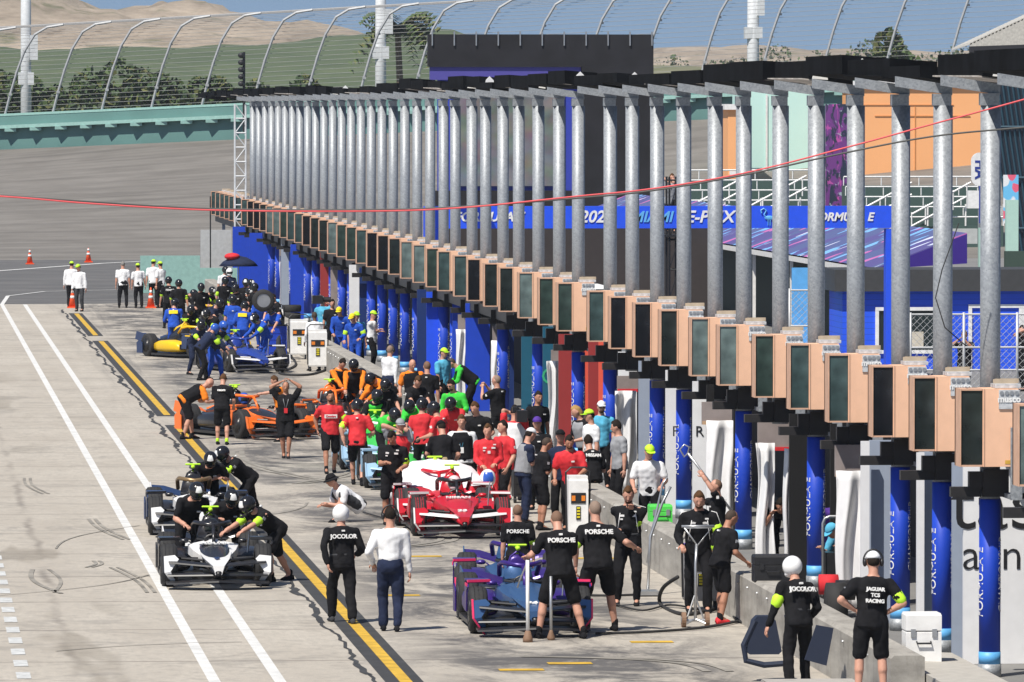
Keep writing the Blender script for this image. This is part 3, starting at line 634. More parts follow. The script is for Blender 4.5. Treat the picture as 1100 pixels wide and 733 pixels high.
def concrete():
    t = NT('pit_lane_concrete'); o = t.map((1, 1, 1)); x, y, z = t.xyz(o)
    base = t.mix(t.ramp(t.noise(t.map((.6, .12, 1)), 1.0, 6, .65), .3, .7), (.375, .335, .28), (.50, .46, .395))
    base = t.mix(t.ramp(t.noise(t.map((3, .5, 1)), 4.0, 5, .7), .35, .75), base, (.37, .34, .295))
    base = t.mix(t.math('MULTIPLY', t.ramp(t.noise(t.map((1.4, 1.1, 1), (2, 7, 1)), 2.6, 6, .75), .50, .74), .55), base, (.20, .185, .165))
    # slab joints every 6 m
    j = t.math('ABSOLUTE', t.math('SUBTRACT', t.math('FRACT', t.math('DIVIDE', t.math('ADD', y, t.ramp(t.noise(o, .4), 0, 1, -.12, .12)), 6.1)), .5))
    base = t.mix(t.ramp(j, .004, .012, .75, 0), base, (.15, .13, .11))
    jx = t.math('ABSOLUTE', t.math('SUBTRACT', x, t.ramp(t.noise(t.map((.1, .35, 1)), 1.5, 5, .7), .2, .8, 2.28, 2.62)))
    base = t.mix(t.math('MULTIPLY', t.ramp(jx, .02, .10, .6, 0), t.ramp(t.noise(t.map((.1, .2, 1), (5, 3, 0)), 1), .35, .6)), base, (.16, .14, .12))
    # damp stains beside that joint
    d = t.math('MULTIPLY', t.ramp(t.noise(t.map((.55, .07, 1), (3, 9, 0)), 1.0, 3, .5, .3), .56, .60), t.math('MULTIPLY', t.ramp(x, .6, 1.6), t.ramp(x, 3.6, 2.6)))
    base = t.mix(t.math('MULTIPLY', d, .45), base, (.17, .145, .11))
    # rubber laid down by tyres: long streaks in the boxes and the working lane
    s1 = t.ramp(t.noise(t.map((1.2, .03, 1)), 1.6, 5, .7, .8), .50, .70)
    s2 = t.ramp(t.noise(t.map((.38, .22, 1), (20, 4, 0), (0, 0, .35)), 1.3, 7, .74, .6), .42, .57)
    zone = t.math('MULTIPLY', t.ramp(x, 6.6, 7.8), t.ramp(x, 12.0, 10.6))
    base = t.mix(t.math('MULTIPLY', t.math('MULTIPLY', s2, zone), .92), base, (.075, .072, .072))
    far = t.ramp(y, 105, 175)
    base = t.mix(t.math('MULTIPLY', t.math('MULTIPLY', t.math('ADD', t.math('MULTIPLY', far, .45), .12), s1), t.ramp(x, 5.0, 7.2)), base, (.09, .087, .085))
    s3 = t.ramp(t.noise(t.map((.16, .22, 1), (7, 2, 0), (0, 0, .2)), 2.2, 4, .6, .6), .56, .60)
    s3b = t.ramp(t.noise(t.map((.16, .22, 1), (7, 2, 0), (0, 0, .2)), 2.2, 4, .6, .6), .66, .60)
    base = t.mix(t.math('MULTIPLY', t.math('MULTIPLY', s3, s3b), .28), base, (.12, .115, .11))
    t.link(base, t.b.inputs['Base Color']); t.b.inputs['Roughness'].default_value = .85; return t.m
def asphalt(name, c1, c2, streak=.5):
    t = NT(name); base = t.mix(t.ramp(t.noise(t.map((.3, .3, .3)), 1, 6, .65), .3, .7), c1, c2)
    s = t.ramp(t.noise(t.map((.05, .6, .6), (0, 0, 0), (0, 0, .03)), 1.2, 5, .6, .5), .45, .7)
    base = t.mix(t.math('MULTIPLY', s, streak), base, tuple(c*.55 for c in c1)); t.link(base, t.b.inputs['Base Color']); t.b.inputs['Roughness'].default_value = .85; return t.m
CONC = concrete()
WALLC = NT('wall_concrete'); _b = WALLC.mix(WALLC.ramp(WALLC.noise(WALLC.map((1.5, .5, 3)), 1.5, 7, .7), .3, .7), (.24, .225, .20), (.42, .40, .36)); _b = WALLC.mix(WALLC.math('MULTIPLY', WALLC.ramp(WALLC.noise(WALLC.map((3, 1.2, .5)), 2, 5, .7), .5, .75), .6), _b, (.12, .11, .10)); WALLC.link(_b, WALLC.b.inputs['Base Color']); WALLC.b.inputs['Roughness'].default_value = .9; WALLC = WALLC.m
GALV = NT('galvanised_steel'); vr = GALV.n.new('ShaderNodeTexVoronoi'); vr.inputs['Scale'].default_value = 38; GALV.link(GALV.tc.outputs['Object'], vr.inputs['Vector'])
_v = GALV.xyz(vr.outputs['Color'])[0]; _b = GALV.mix(GALV.ramp(GALV.math('ADD', GALV.math('MULTIPLY', _v, .5), GALV.math('MULTIPLY', GALV.noise(GALV.map((1, 1, .4)), 3, 5), .6)), .3, .8), (.245, .265, .29), (.36, .385, .41)); GALV.link(_b, GALV.b.inputs['Base Color']); GALV.b.inputs['Roughness'].default_value = .5; GALV.b.inputs['Metallic'].default_value = .25; GALV = GALV.m
def sheet(name, pts, m, z=0, kind='structure', nx=1):
    o = MB().add([V((p[0], p[1], p[2] if len(p) > 2 else z)) for p in pts], [tuple(range(len(pts)))]).build(name, m); tag(o, kind=kind)
    bm = bmesh.new(); bm.from_mesh(o.data)
    for f in bm.faces:
        if f.normal.z < 0: f.normal_flip()
    bm.to_mesh(o.data); bm.free(); return o
# ---------------------------------------------------------------- ground
GREENG = asphalt('scrub_ground', (.075, .095, .045), (.12, .13, .07), .3)
sheet('ground', [(-5000, -300), (6000, -300), (6000, 9000), (-5000, 9000)], GREENG, -.10)
sheet('paddock', [(12.3, 40), (140, 40), (140, 372), (12.3, 372)], asphalt('paddock_asphalt', (.16, .16, .16), (.23, .225, .215), .2), -.004)
ASPH = asphalt('track_asphalt', (.13, .125, .12), (.20, .19, .18), .55)
sheet('track', [(-160, 277), (140, 277), (140, 368), (-160, 368)], asphalt('apron_asphalt', (.085, .085, .085), (.15, .145, .14), .5), -.008)
sheet('pit_lane', [(-40, 60), (12.29, 60), (12.29, 292), (8, 284), (-3, 283), (-40, 283)], CONC, 0)
WP = mat('road_white', (.66, .66, .64), .7, var=.18, scale=3); YP = mat('road_yellow', (.60, .37, .035), .7, var=.3, scale=3)
DAMPB = mat('black_sealant', (.045, .045, .045), .75, var=.35, scale=2)
def strip(name, pts, wd, m, z):
    vs = []; 
    for i, p in enumerate(pts):
        a = V(pts[max(i-1, 0)]); b = V(pts[min(i+1, len(pts)-1)]); d = (b-a); d = V((d.y, -d.x)).normalized()*wd/2; vs += [V((p[0]-d.x, p[1]-d.y, z)), V((p[0]+d.x, p[1]+d.y, z))]
    o = MB().add(vs, [(2*i, 2*i+1, 2*i+3, 2*i+2) for i in range(len(pts)-1)]).build(name, m); tag(o, kind='structure')
    if o.data.polygons[0].normal.z < 0:
        o.data.flip_normals()
    return o
strip('lane_line', [(4.19, 60), (4.17, 283), (4.6, 296), (6.2, 303), (9.5, 306)], .155, WP, .008)
strip('lane_line', [tuple(G(-80, 297)[:2]), tuple(G(0, 291)[:2]), tuple(G(110, 283)[:2]), tuple(G(225, 277)[:2])], .35, WP, .002)
strip('lane_line', [(5.04, 60), (5.04, 283)], .155, WP, .008)
m = MB()
y = 66
while y < 135: m.box((1.72, y, .006), (.19, 1.1, .003)); y += 2.15
tag(m.build('lane_dashes', mat('road_white_worn', (.56, .57, .56), .7, var=.3)), kind='structure')
gaps = [(60, 174), (182, 242), (248, 268)]
for a, b in ((60, 175.5), (180.5, 239), (244, 271)):
    strip('box_line_border', [(6.655, a), (6.655, b)], .50, DAMPB, .004); strip('box_line', [(6.675, a+.6), (6.675, b-.6)], .165, YP, .008)
rng = random.Random(3)
for _k in range(60, 276, 2): strip('crack', [(6.27+.05*math.sin((_k+j*.5)*.8)+.05*rng.uniform(-1, 1)*(0 < j < 4), _k+j*.5+rng.uniform(-.1, .1)) for j in range(5)], rng.choice((.05, .07, .10, .13)), DAMPB, .005)

for p in ((540, 662), (575, 660), (612, 713), (455, 598), (700, 690), (640, 600), (560, 720), (430, 640)):
    g = G(*p); strip('box_mark', [(g.x-.3, g.y), (g.x+.3, g.y)], .35, YP, .007)
TM = mat('tyre_mark', (.28, .26, .225), .8, var=.45, scale=1.2)
def skid(px0, py0, px1, py1, bow, wd=.13, pair=.0):
    a, b = G(px0, py0), G(px1, py1); d = b-a; pn = V((d.y, -d.x, 0)).normalized()
    for k in ((0,) if not pair else (0, pair)):
        pts = [(a.lerp(b, t/12) + pn*bow*math.sin(math.pi*t/12))+V((k, 0, 0)) for t in range(13)]; strip('tyre_mark', [(p.x, p.y) for p in pts], wd, TM, .0095)
for a in ((95, 558, 132, 580, .10, .07, .12), (26, 514, 46, 531, .12, .06, .12), (118, 610, 158, 637, -.1, .06, .12), (35, 612, 66, 638, .2, .08, 0), (52, 612, 58, 637, -.15, .06, 0), (92, 610, 100, 603, .1, .06, .1), 
          (560, 706, 760, 722, -.8, .12, .3), (400, 590, 470, 575, .5, .12, .25), (250, 485, 330, 515, .5, .12, .2), (315, 520, 370, 500, .5, .12, .2), (150, 565, 60, 590, .4, .04, 0), (230, 560, 330, 540, .5, .05, 0), (0, 640, 160, 618, .4, .04, 0), (60, 700, 260, 690, -.3, .05, 0)): skid(*a)
# banked turn, wall and catch fence
BK = []
xs = [-60+i*6 for i in range(36)]
def wl(px):     # top of the far wall: depth and height
    Y = 450 - px*.03; return Y, 7.5 - ((125-px*.045) - 115)*Y/8000
def along(px): Y, z = wl(px); p = PY(px, 115, Y); return V((p.x, Y, z))
top = [along(px) for px in range(-900, 2600, 50)]
vs = []
for p in top:
    for t in (0, .12, .3, .5, .75, 1): vs.append(V((p.x*(.82+.18*t), 366+(p.y-1-366)*t, -.01+(p.z-2.0)*(t**1.35))))
fs = [(k*6+i, (k+1)*6+i, (k+1)*6+i+1, k*6+i+1) for k in range(len(top)-1) for i in range(5)]
tag(MB().add(vs, fs).build('banked_track', asphalt('banking_asphalt', (.15, .138, .122), (.215, .20, .18), .6), None, True), kind='structure')
TEALW = mat('teal_wall_paint', (.11, .23, .215), .6, var=.15, scale=.3); TEALL = mat('pale_teal_paint', (.27, .46, .42), .6)
m = MB(); m.loft([[p+V((0, 0, -2.4)), p, p+V((0, .6, 0)), p+V((0, .6, -2.4))] for p in top]); wallo = m.build('track_wall', TEALW); tag(wallo, 'long teal concrete wall round the banked turn', 'wall')
m = MB(); m.loft([[p+V((0, -.5, -.75)), p+V((0, -.5, -.55)), p+V((0, -.02, -.55)), p+V((0, -.02, -.75))] for p in top])
for px in range(-880, 2500, 27): p = along(px); m.box(p+V((0, -.25, -.85)), (.7, .45, .2))
m.build('rail', TEALL, wallo)
m = MB(); m.loft([[p+V((0, -.03, .0)), p+V((0, -.03, .14)), p+V((0, .63, .14)), p+V((0, .63, 0))] for p in top]); m.build('coping', TEALL, wallo)
fe = empty('catch_fence', (top[18].x, top[18].y, top[18].z), 0, 'tall curved wire catch fence along the top of the teal wall', 'fence'); fo = V(fe.location)
prof = [(0, 0), (.35, 1.3), (.75, 2.6), (1.25, 3.9), (1.9, 4.9), (2.7, 5.35), (3.7, 5.5)]
FP = mat('fence_pipe', (.40, .41, .42), .5, .3)
px = -140; i = 0
while px < 1260:
    p = along(px+ (px/1100)*30) - fo; m = MB(); m.tube([p+V((x*.95, .3-x*.25, z*(1+.10*px/1100))) for x, z in prof], .085, 6)
    for x, z in prof[1:5]: m.box(p+V((x*.95, .2, z)), (.2, .2, .13))
    m.build('post', FP, fe); px += 50 + px*.018
WIRE = mat('fence_wire', (.28, .28, .28), .6)
m = MB()
tp = [along(px) - fo for px in range(-200, 1400, 40)]
for k in range(30):
    j = k/29*(len(prof)-1); a = int(min(j, len(prof)-2)); f = j-a; x = prof[a][0]*(1-f)+prof[a+1][0]*f; z = prof[a][1]*(1-f)+prof[a+1][1]*f
    m.tube([p+V((x, .3, z*(1+.10*q/len(tp)))) for q, p in enumerate(tp)], .012 if k < 29 else .05, 4)
m.build('cable', WIRE, fe)
# hills and far land
def terrain(name, X0, X1, Y0, Y1, hf, m, nx=90, ny=16):
    vs = [V((X0+(X1-X0)*i/nx, Y0+(Y1-Y0)*j/ny, hf((X0+(X1-X0)*i/nx), j/ny))) for j in range(ny+1) for i in range(nx+1)]
    o = MB().add(vs, [(j*(nx+1)+i, j*(nx+1)+i+1, (j+1)*(nx+1)+i+1, (j+1)*(nx+1)+i) for j in range(ny) for i in range(nx)]).build(name, m, None, True); return tag(o, kind='structure')
def interp(pts, x):
    if x <= pts[0][0]: return pts[0][1]
    for a, b in zip(pts, pts[1:]):
        if x <= b[0]: return a[1]+(b[1]-a[1])*(x-a[0])/(b[0]-a[0])
    return pts[-1][1]
def hill(name, prof, Y0, Y1, m, base=5, rough=1.0, ny=16):
    Ym = (Y0+Y1)/2
    def hf(x, t):
        px = x*8000/Ym - 117; z = 7.5 + (115-interp(prof, px))*Ym/8000; q = noise.noise(V((x*.05, t*4, Ym)))*rough + noise.noise(V((x*.2, t*13, Ym)))*.4*rough
        return base + (z-base)*min(1, math.sin(min(t*2, 1)*math.pi/2)) + q*min(1, t*3)
    return terrain(name, -500*Ym/8000, 1500*Ym/8000, Y0, Y1, hf, m, 110, ny)
GR = asphalt('green_hillside', (.06, .09, .045), (.105, .13, .065), .5)
SAND = NT('sandy_spoil'); _b = SAND.mix(SAND.ramp(SAND.noise(SAND.map((.06, .02, .30)), 1, 9, .8), .35, .65), (.17, .135, .10), (.42, .35, .27)); _b = SAND.mix(SAND.ramp(SAND.noise(SAND.map((.05, .05, .1), (9, 1, 1)), 1.5, 6, .7), .55, .68), _b, (.13, .13, .07)); SAND.link(_b, SAND.b.inputs['Base Color']); SAND.b.inputs['Roughness'].default_value = .95; SAND = SAND.m
hill('green_hill', [(-500, 62), (0, 56), (200, 52), (330, 46), (400, 38), (470, 40), (560, 70), (700, 98), (1500, 100)], 600, 800, GR, 6, 1.4)
hill('spoil_hill', [(-500, -40), (0, -25), (60, -14), (97, 0), (130, 5), (190, 5), (225, 12), (255, 18), (300, 28), (350, 38), (420, 60), (520, 80), (1500, 90)], 1000, 1300, SAND, 10, 4.5)
hill('far_bank', [(-500, 110), (560, 90), (690, 56), (720, 50), (760, 54), (820, 48), (900, 52), (1000, 56), (1500, 60)], 1500, 1900, SAND, 8, 1.6)
hill('scrub_slope', [(-500, 110), (600, 90), (690, 72), (760, 74), (900, 72), (1500, 78)], 700, 900, asphalt('scrub_slope_mat', (.10, .12, .05), (.22, .20, .13), .2), 5)
# foliage
LEAF = [mat('leaf_dark', (.04, .075, .025), .7, var=.4, scale=.8), mat('leaf_mid', (.06, .10, .025), .7, var=.4, scale=.8), mat('leaf_olive', (.11, .12, .03), .7, var=.3, scale=.8)]
BARK = mat('bark', (.14, .10, .07), .9)
def crown(c, r, nn, ls, mats, seed, holes=.0):
    q = random.Random(seed); m = MB(); lobes = [(V((q.uniform(-.6, .6)*r[0], q.uniform(-.6, .6)*r[1], q.uniform(-.5, .6)*r[2])), q.uniform(.30, .55)) for _ in range(9)]
    for i in range(nn):
        l, k = q.choice(lobes); d = V((q.gauss(0, 1), q.gauss(0, 1), q.gauss(0, 1))).normalized()*q.uniform(.6, 1)**.5
        p = V(c)+l+V((d.x*r[0], d.y*r[1], d.z*r[2]))*k; a = V((q.gauss(0, 1), q.gauss(0, 1), q.gauss(0, 1))).normalized(); b = a.cross(V((q.gauss(0, 1), q.gauss(0, 1), q.gauss(0, 1)))).normalized(); s = ls*q.uniform(.5, 1.3)
        m.mi = q.choices((0, 1, 2), (4, 4, 2))[0]; m.add([p-a*s, p+b*s*.6, p+a*s, p-b*s*.6], [(0, 1, 2, 3)])
    return m
def bush(px, ytop, Y, rx, label, name='bush', cat='bush', group=None, base=None, mats=LEAF, seed=0, n_=2600):
    t = PY(px, ytop, Y); base = 5 if base is None else base; h = t.z-base; rt = empty(name, (t.x, Y, base), 0, label, cat, group)
    crown((0, 0, h*.55), (rx, rx*.8, h*.5), n_, h*.042, mats, seed).build('crown', mats, rt, recalc=False)
    m = MB(); m.tube([(0, 0, -.5), (.1, 0, h*.3), (.0, .1, h*.6)], [h*.04, h*.03, h*.015], 7); m.tube([(.05, 0, h*.3), (rx*.4, 0, h*.6)], [h*.02, h*.008], 5); m.tube([(.05, 0, h*.25), (-rx*.4, .1, h*.6)], [h*.02, h*.008], 5); m.build('trunk', BARK, rt); return rt
bl = [(4, 78, 3.2), (38, 84, 3.4), (62, 88, 2.2), (92, 92, 2.0), (118, 80, 3.0), (146, 74, 3.4), (172, 80, 2.8), (204, 76, 3.2), (232, 86, 2.6), (262, 84, 2.4), (300, 86, 3), (330, 82, 3)]
for i, (px, yt, rx) in enumerate(bl): bush(px, yt, 560, rx, 'dark green bush behind the catch fence, %s from the left edge' % ordw(i), group='bushes below the green hill', seed=i, base=2)
# palm
t = PY(427, 30, 620); pm = empty('palm_tree', (t.x, 620, 5), 0, 'ragged palm tree behind the catch fence beside the white light pole', 'palm tree'); h = t.z-5
MB().tube([(0, 0, -1), (.2, 0, h*.5), (0, 0, h)], [.35, .28, .25], 8).build('trunk', BARK, pm)
q = random.Random(4); m = MB()
for k in range(60):
    a = q.uniform(0, 6.28); u = q.uniform(-.3, 1.0); L = q.uniform(2.8, 4.2)
    for s_ in range(10):
        f = s_/10; c = V((math.cos(a)*L*f, math.sin(a)*L*f, h + L*(u*f - .95*f*f*f)))
        for sd_ in (-1, 1):
            e = c + V((-math.sin(a)*sd_*.8, math.cos(a)*sd_*.8, -.6))*(1-f*.5); m.mi = k % 3; m.add([c, c+V((math.cos(a)*.42, math.sin(a)*.42, 0)), e], [(0, 1, 2)])
m.build('crown', LEAF, pm, recalc=False)
bush(972, 33, 640, 3.4, 'round green tree behind the catch fence above the black roof panels', 'broadleaf_tree', 'tree', seed=31, n_=3500, base=5, mats=[LEAF[1], LEAF[2], LEAF[1]])
for i, (px, yt) in enumerate(((780, 62), (835, 58), (868, 60), (905, 55), (930, 52), (1012, 55), (1040, 50), (1064, 42), (712, 62), (948, 47))):
    bush(px, yt-6, 1350, 5.5, 'thin hazy far tree on the horizon, %s from the left' % ordw(i), 'far_tree', 'tree', 'trees on the horizon', seed=50+i, base=9, n_=420)
PALE = mat('pale_pole', (.62, .64, .66), .5)
for px, yb, wd, Yp, lab in ((28, 118, .50, 480, 'thick pale light pole at the left edge behind the catch fence'), (409, 90, .52, 480, 'pale light pole beside the palm tree'), (809, 66, .62, 520, 'pale light pole above the black roof panels at right')):
    b = PY(px, yb, Yp); o = empty('light_pole', (b.x, Yp, 0), 0, lab, 'light pole', 'tall pale light poles'); MB().tube([(0, 0, 0), (0, 0, 22)], [wd*.75, wd*.62], 14).build('shaft', PALE, o, True)
    m = MB(); m.box((0, 0, b.z+2), (wd*2.0, wd*1.3, .8)); m.box((.5, -.4, b.z+4), (.5, .3, 1.6)); m.build('cabinet', PALE, o)
    m = MB(); m.box((0, 0, 22), (5, .3, .3)); [m.box((x, -.3, 22.4), (.7, .5, .6)) for x in (-2, -1, 0, 1, 2)]; m.build('floodlight_bar', STEEL, o)
# ---------------------------------------------------------------- pit wall
m = MB(); YW = [70+i*6 for i in range(38)]
YW0, YW1 = 91.0, 293
ns = 34
for i in range(ns):
    a = YW0+(YW1-YW0)*i/ns; b = YW0+(YW1-YW0)*(i+1)/ns
    m.add([V((12.28, a+.03, -.02)), V((12.70, a+.03, -.02)), V((12.70, a+.03, .71)), V((12.66, a+.03, .73)), V((12.32, a+.03, .73)), V((12.28, a+.03, .69)), V((12.28, b, -.02)), V((12.70, b, -.02)), V((12.70, b, .71)), V((12.66, b, .73)), V((12.32, b, .73)), V((12.28, b, .69))],
          [(0, 1, 2, 3, 4, 5), (11, 10, 9, 8, 7, 6)]+[(k, (k+1) % 6+0, (k+1) % 6+6, k+6) for k in range(6)])
pw = m.build('pit_wall', WALLC); tag(pw, 'low weathered concrete pit wall running the length of the pit lane', 'wall')
m = MB()
for i in range(160): m.cap((12.275, 92+i*1.2, .58), (12.265, 92+i*1.2, .58), .02, .02, 6)
m.build('bolt', STEEL, pw)
m = MB(); m.loft([[V((x, y, z)) for x, z in ((12.72, -.02), (13.6, -.02), (13.6, .47), (12.72, .50))] for y in (60, 95.0)]); tag(m.build('kerb', mat('kerb_concrete', (.42, .40, .36), .85)), kind='structure')
sheet('step', [(10.9, 84), (12.05, 84), (12.05, 93), (10.9, 93)], mat('step_concrete', (.38, .36, .33), .85), .30)
m = MB(); m.box((11.47, 88.5, .145), (1.15, 9, .29)); tag(m.build('step_block', mat('step_concrete', (.38, .36, .33), .85)), kind='structure')
tag(MB().box((12.95, 296.0, .55), (1.5, .3, 1.1)).build('barrier', TEALL), 'pale mint barrier block, lower one behind the far end of the pit wall', 'barrier'); tag(MB().box((11.2, 300.5, .75), (2.4, .3, 1.5)).build('barrier', TEALL), 'pale mint barrier block, higher one beside the pair of lime caps', 'barrier')
m = MB(); m.box(PY(232, 273, 302), (1.25, .3, 1.95)); tag(m.build('panel', mat('dull_white_panel', (.45, .46, .46), .7)), 'large dull white panel at the far end of the garages', 'panel')
m = MB(); b = PY(226, 250, 300); m.tube([(b.x, 300, 0), (b.x, 300, 3.9)], .03, 6); tag(m.build('pole', BLKP), 'thin black pole rising beside the mint barrier', 'pole')
# ---------------------------------------------------------------- roof posts with light boxes
PEACH = mat('peach_panel', (.82, .50, .33), .6, var=.06); PEACHD = mat('peach_frame', (.62, .38, .26), .6); MIR = mat('mirror_glass', (.03, .055, .05), .06, 0, var=.8, scale=2.2, spec=.8); PLATE = mat('worn_plate', (.50, .52, .54), .5, var=.35, scale=14); MIRS = [mat('mirror_glass_%s' % n_, c_, r_, 0, var=.55, scale=3.0, spec=.6) for n_, c_, r_ in (('green', (.035, .06, .052), .12), ('dark', (.012, .014, .018), .10), ('pale', (.13, .18, .175), .25), ('teal', (.05, .085, .085), .15), ('black', (.02, .028, .028), .08))]; YLAB = mat('yellow_label', (.60, .36, .05), .6)
near = [1070, 1018, 972, 923, 880, 841, 801, 770, 736, 707, 680, 656, 621.5, 600.8, 578.3, 557, 540, 521.3, 506.5, 488.5, 475.8]
Ys = [115200/(x+117) for x in near]
while Ys[-1] < 297: Ys.append(Ys[-1]+4.9)
Ys = [87.0, 92.0] + Ys
wrapset = {0, 1, 2, 4, 6, 8, 9, 11, 12, 14, 16}
POSTG, BOXG = 'galvanised roof posts along the garages', 'peach light boxes with dark mirrors on the posts'
XP = 14.4
for i, Y in enumerate(Ys):
    k = i-2; wr = (k in wrapset) or k < 0 or k > 17
    pos = ordw(max(k, 0)) + ' from the right edge' if k >= 0 else ('just' if k == -1 else 'well')+' beyond the right edge'
    po = empty('roof_post', (XP, Y, 0), 0, ('galvanised roof post, blue banner on its foot, ' if wr else 'galvanised roof post on a black arm, ')+pos, 'post', POSTG)
    n_ = 18; r0 = .135
    m = MB(); m.loft([[V((r0*math.cos(2*math.pi*j/n_), r0*math.sin(2*math.pi*j/n_), z)) for j in range(n_)] for z in (2.35, 7.52)]); m.build('shaft', GALV, po, True)
    m = MB(); m.box((-.02, 0, 7.60), (.24, .24, .16)); m.build('cap_plate', GALV, po)
    m = MB(); m.box((-.33, -.02, 2.44), (.52 if k % 3 else .40, .16, .13)); m.box((-.20, -.10, 2.60), (.20, .14, .22)); m.box((.05, -.16, 2.56), (.34, .10, .36)); m.build('arm', mat('black_steel', (.018, .017, .018), .5, var=.3), po)
    m = MB(); m.box((.235, -.76, 2.84), (.15, .05, .95)); m.box((.235, -.40, 2.40), (.15, .70, .06)); m.build('bracket', GALV, po)
    if wr:
        wrp = MB(); wrp.loft([[V(((r0+.008)*math.cos(2*math.pi*j/n_), (r0+.008)*math.sin(2*math.pi*j/n_), z)) for j in range(n_)] for z in (.30, 2.34)]); wo = wrp.build('banner_wrap', BLUE, po, True)
        m = MB(); m.loft([[V(((r0+.012)*math.cos(2*math.pi*j/n_), (r0+.012)*math.sin(2*math.pi*j/n_), z)) for j in range(n_)] for z in (.17, .33)]); m.build('foot_band', LBLUE, po, True)
        m = MB(); m.loft([[V(((r0+.02)*math.cos(2*math.pi*j/n_), (r0+.02)*math.sin(2*math.pi*j/n_), z)) for j in range(n_)] for z in (0, .17)]); m.build('base', GALV, po, True)
        for q, (ang, txt, zc, mm_) in enumerate(((202, 'FORMULA E', 1.25, WHITE), (338, 'CHAMPIONSHIP', 1.35, WHITE))):
            if k > 24 and q: continue
            me = text_mesh(txt, .19 if q == 0 else .15, mm_, ex=.001).copy()
            for v in me.vertices:      # run the lettering up the column and bend it round the wrap
                u, h_, z_ = v.co; a = R(ang) + (-h_)/(r0+.012); rr = r0+.012+z_; v.co = (rr*math.cos(a), rr*math.sin(a), zc+u*.92)
            o = bpy.data.objects.new('lettering', me); C.objects.link(o); o.parent = wo
    # light box
    bx = empty('light_box', (XP, Y-.45, 2.80), 0, 'peach light box with dark glass, on the roof post '+pos, 'light box', BOXG)
    m = MB(); x0, x1, zt = -.50, .27, 1.02
    m.box(((x0+x1)/2+.15, 0, zt/2), (x1-x0-.30, .5, zt)); m.build('housing', PEACH, bx)
    m = MB(); m.box((x0+.15, .20, zt/2), (.30, .08, zt)); m.box((x0+.008, -.01, zt/2), (.016, .48, zt)); m.box((x0+.155, -.005, .012), (.278, .48, .024)); m.box((x0+.155, -.005, zt-.012), (.278, .48, .024)); m.box((x0+.316, -.254, zt/2), (.014, .012, zt)); m.build('mirror_frame', PEACHD, bx)
    m = MB(); m.box((x0+.157, -.215, zt/2), (.280, .02, zt-.05)); m.build('mirror', MIRS[(i*7+3*(i//3)) % 5], bx)
    pl = MB(); pl.box((.145, -.262, zt-.14), (.27, .02, .25)); pl.box((.145, .05, zt+.03), (.34, .42, .05)); po2 = pl.build('name_plate', PLATE, bx)
    m = MB()
    for q in range(4): m.tube([(.045+q*.066, -.285, zt-.055), (.045+q*.066, -.27, zt-.055)], .028, 10)
    m.build('lamp_socket', STEEL, po2)
    if k < 14: put_text('musco', .115, WHITE, (.145, -.278, zt-.14), (1, 0, 0), (0, 0, 1), po2, 'lettering', bold=.004)
    m = MB(); m.box((.14, -.252, .06), (.09, .006, .05)); m.build('sticker', YLAB, bx)
    m = MB()
    for q in range(5): m.box((.14+.02*q, .12+.07*q, zt+.08), (.30, .02, .06))
    m.build('slat', mat('pale_wood', (.45, .36, .26), .8), bx)
# the boxes go on past the last post on a long steel rail
rl = empty('box_rail', (XP, 302, 0), 0, 'black steel rail carrying the last light boxes beyond the final post', 'rail')
m = MB(); m.box((-.12, 12, 2.60), (.22, 26, .22)); m.build('beam', mat('black_steel', (.018, .017, .018), .5, var=.3), rl)
for yy in (4, 14, 24): m = MB(); m.tube([(.1, yy, 0), (.1, yy, 2.6)], .07, 8); m.build('leg', GALV, rl, True)
for j in range(6):
    b_ = [o for o in C.objects if o.name.startswith('light_box')][-1]
    c_ = b_.copy(); C.objects.link(c_); c_.location = (XP, 303.5+j*4.3, 2.80); c_['label'] = 'far peach light box past the last roof post, %s beyond it' % ordw(j)
    for ch in b_.children:
        d_ = ch.copy(); C.objects.link(d_); d_.parent = c_
        for gc in ch.children: e_ = gc.copy(); C.objects.link(e_); e_.parent = d_
m = MB(); m.box((XP-.10, 236, 2.62), (.20, 128, .24)); tag(m.build('eave_rail', mat('black_steel', (.018, .017, .018), .5, var=.3)), 'continuous black rail under the far light boxes', 'rail')
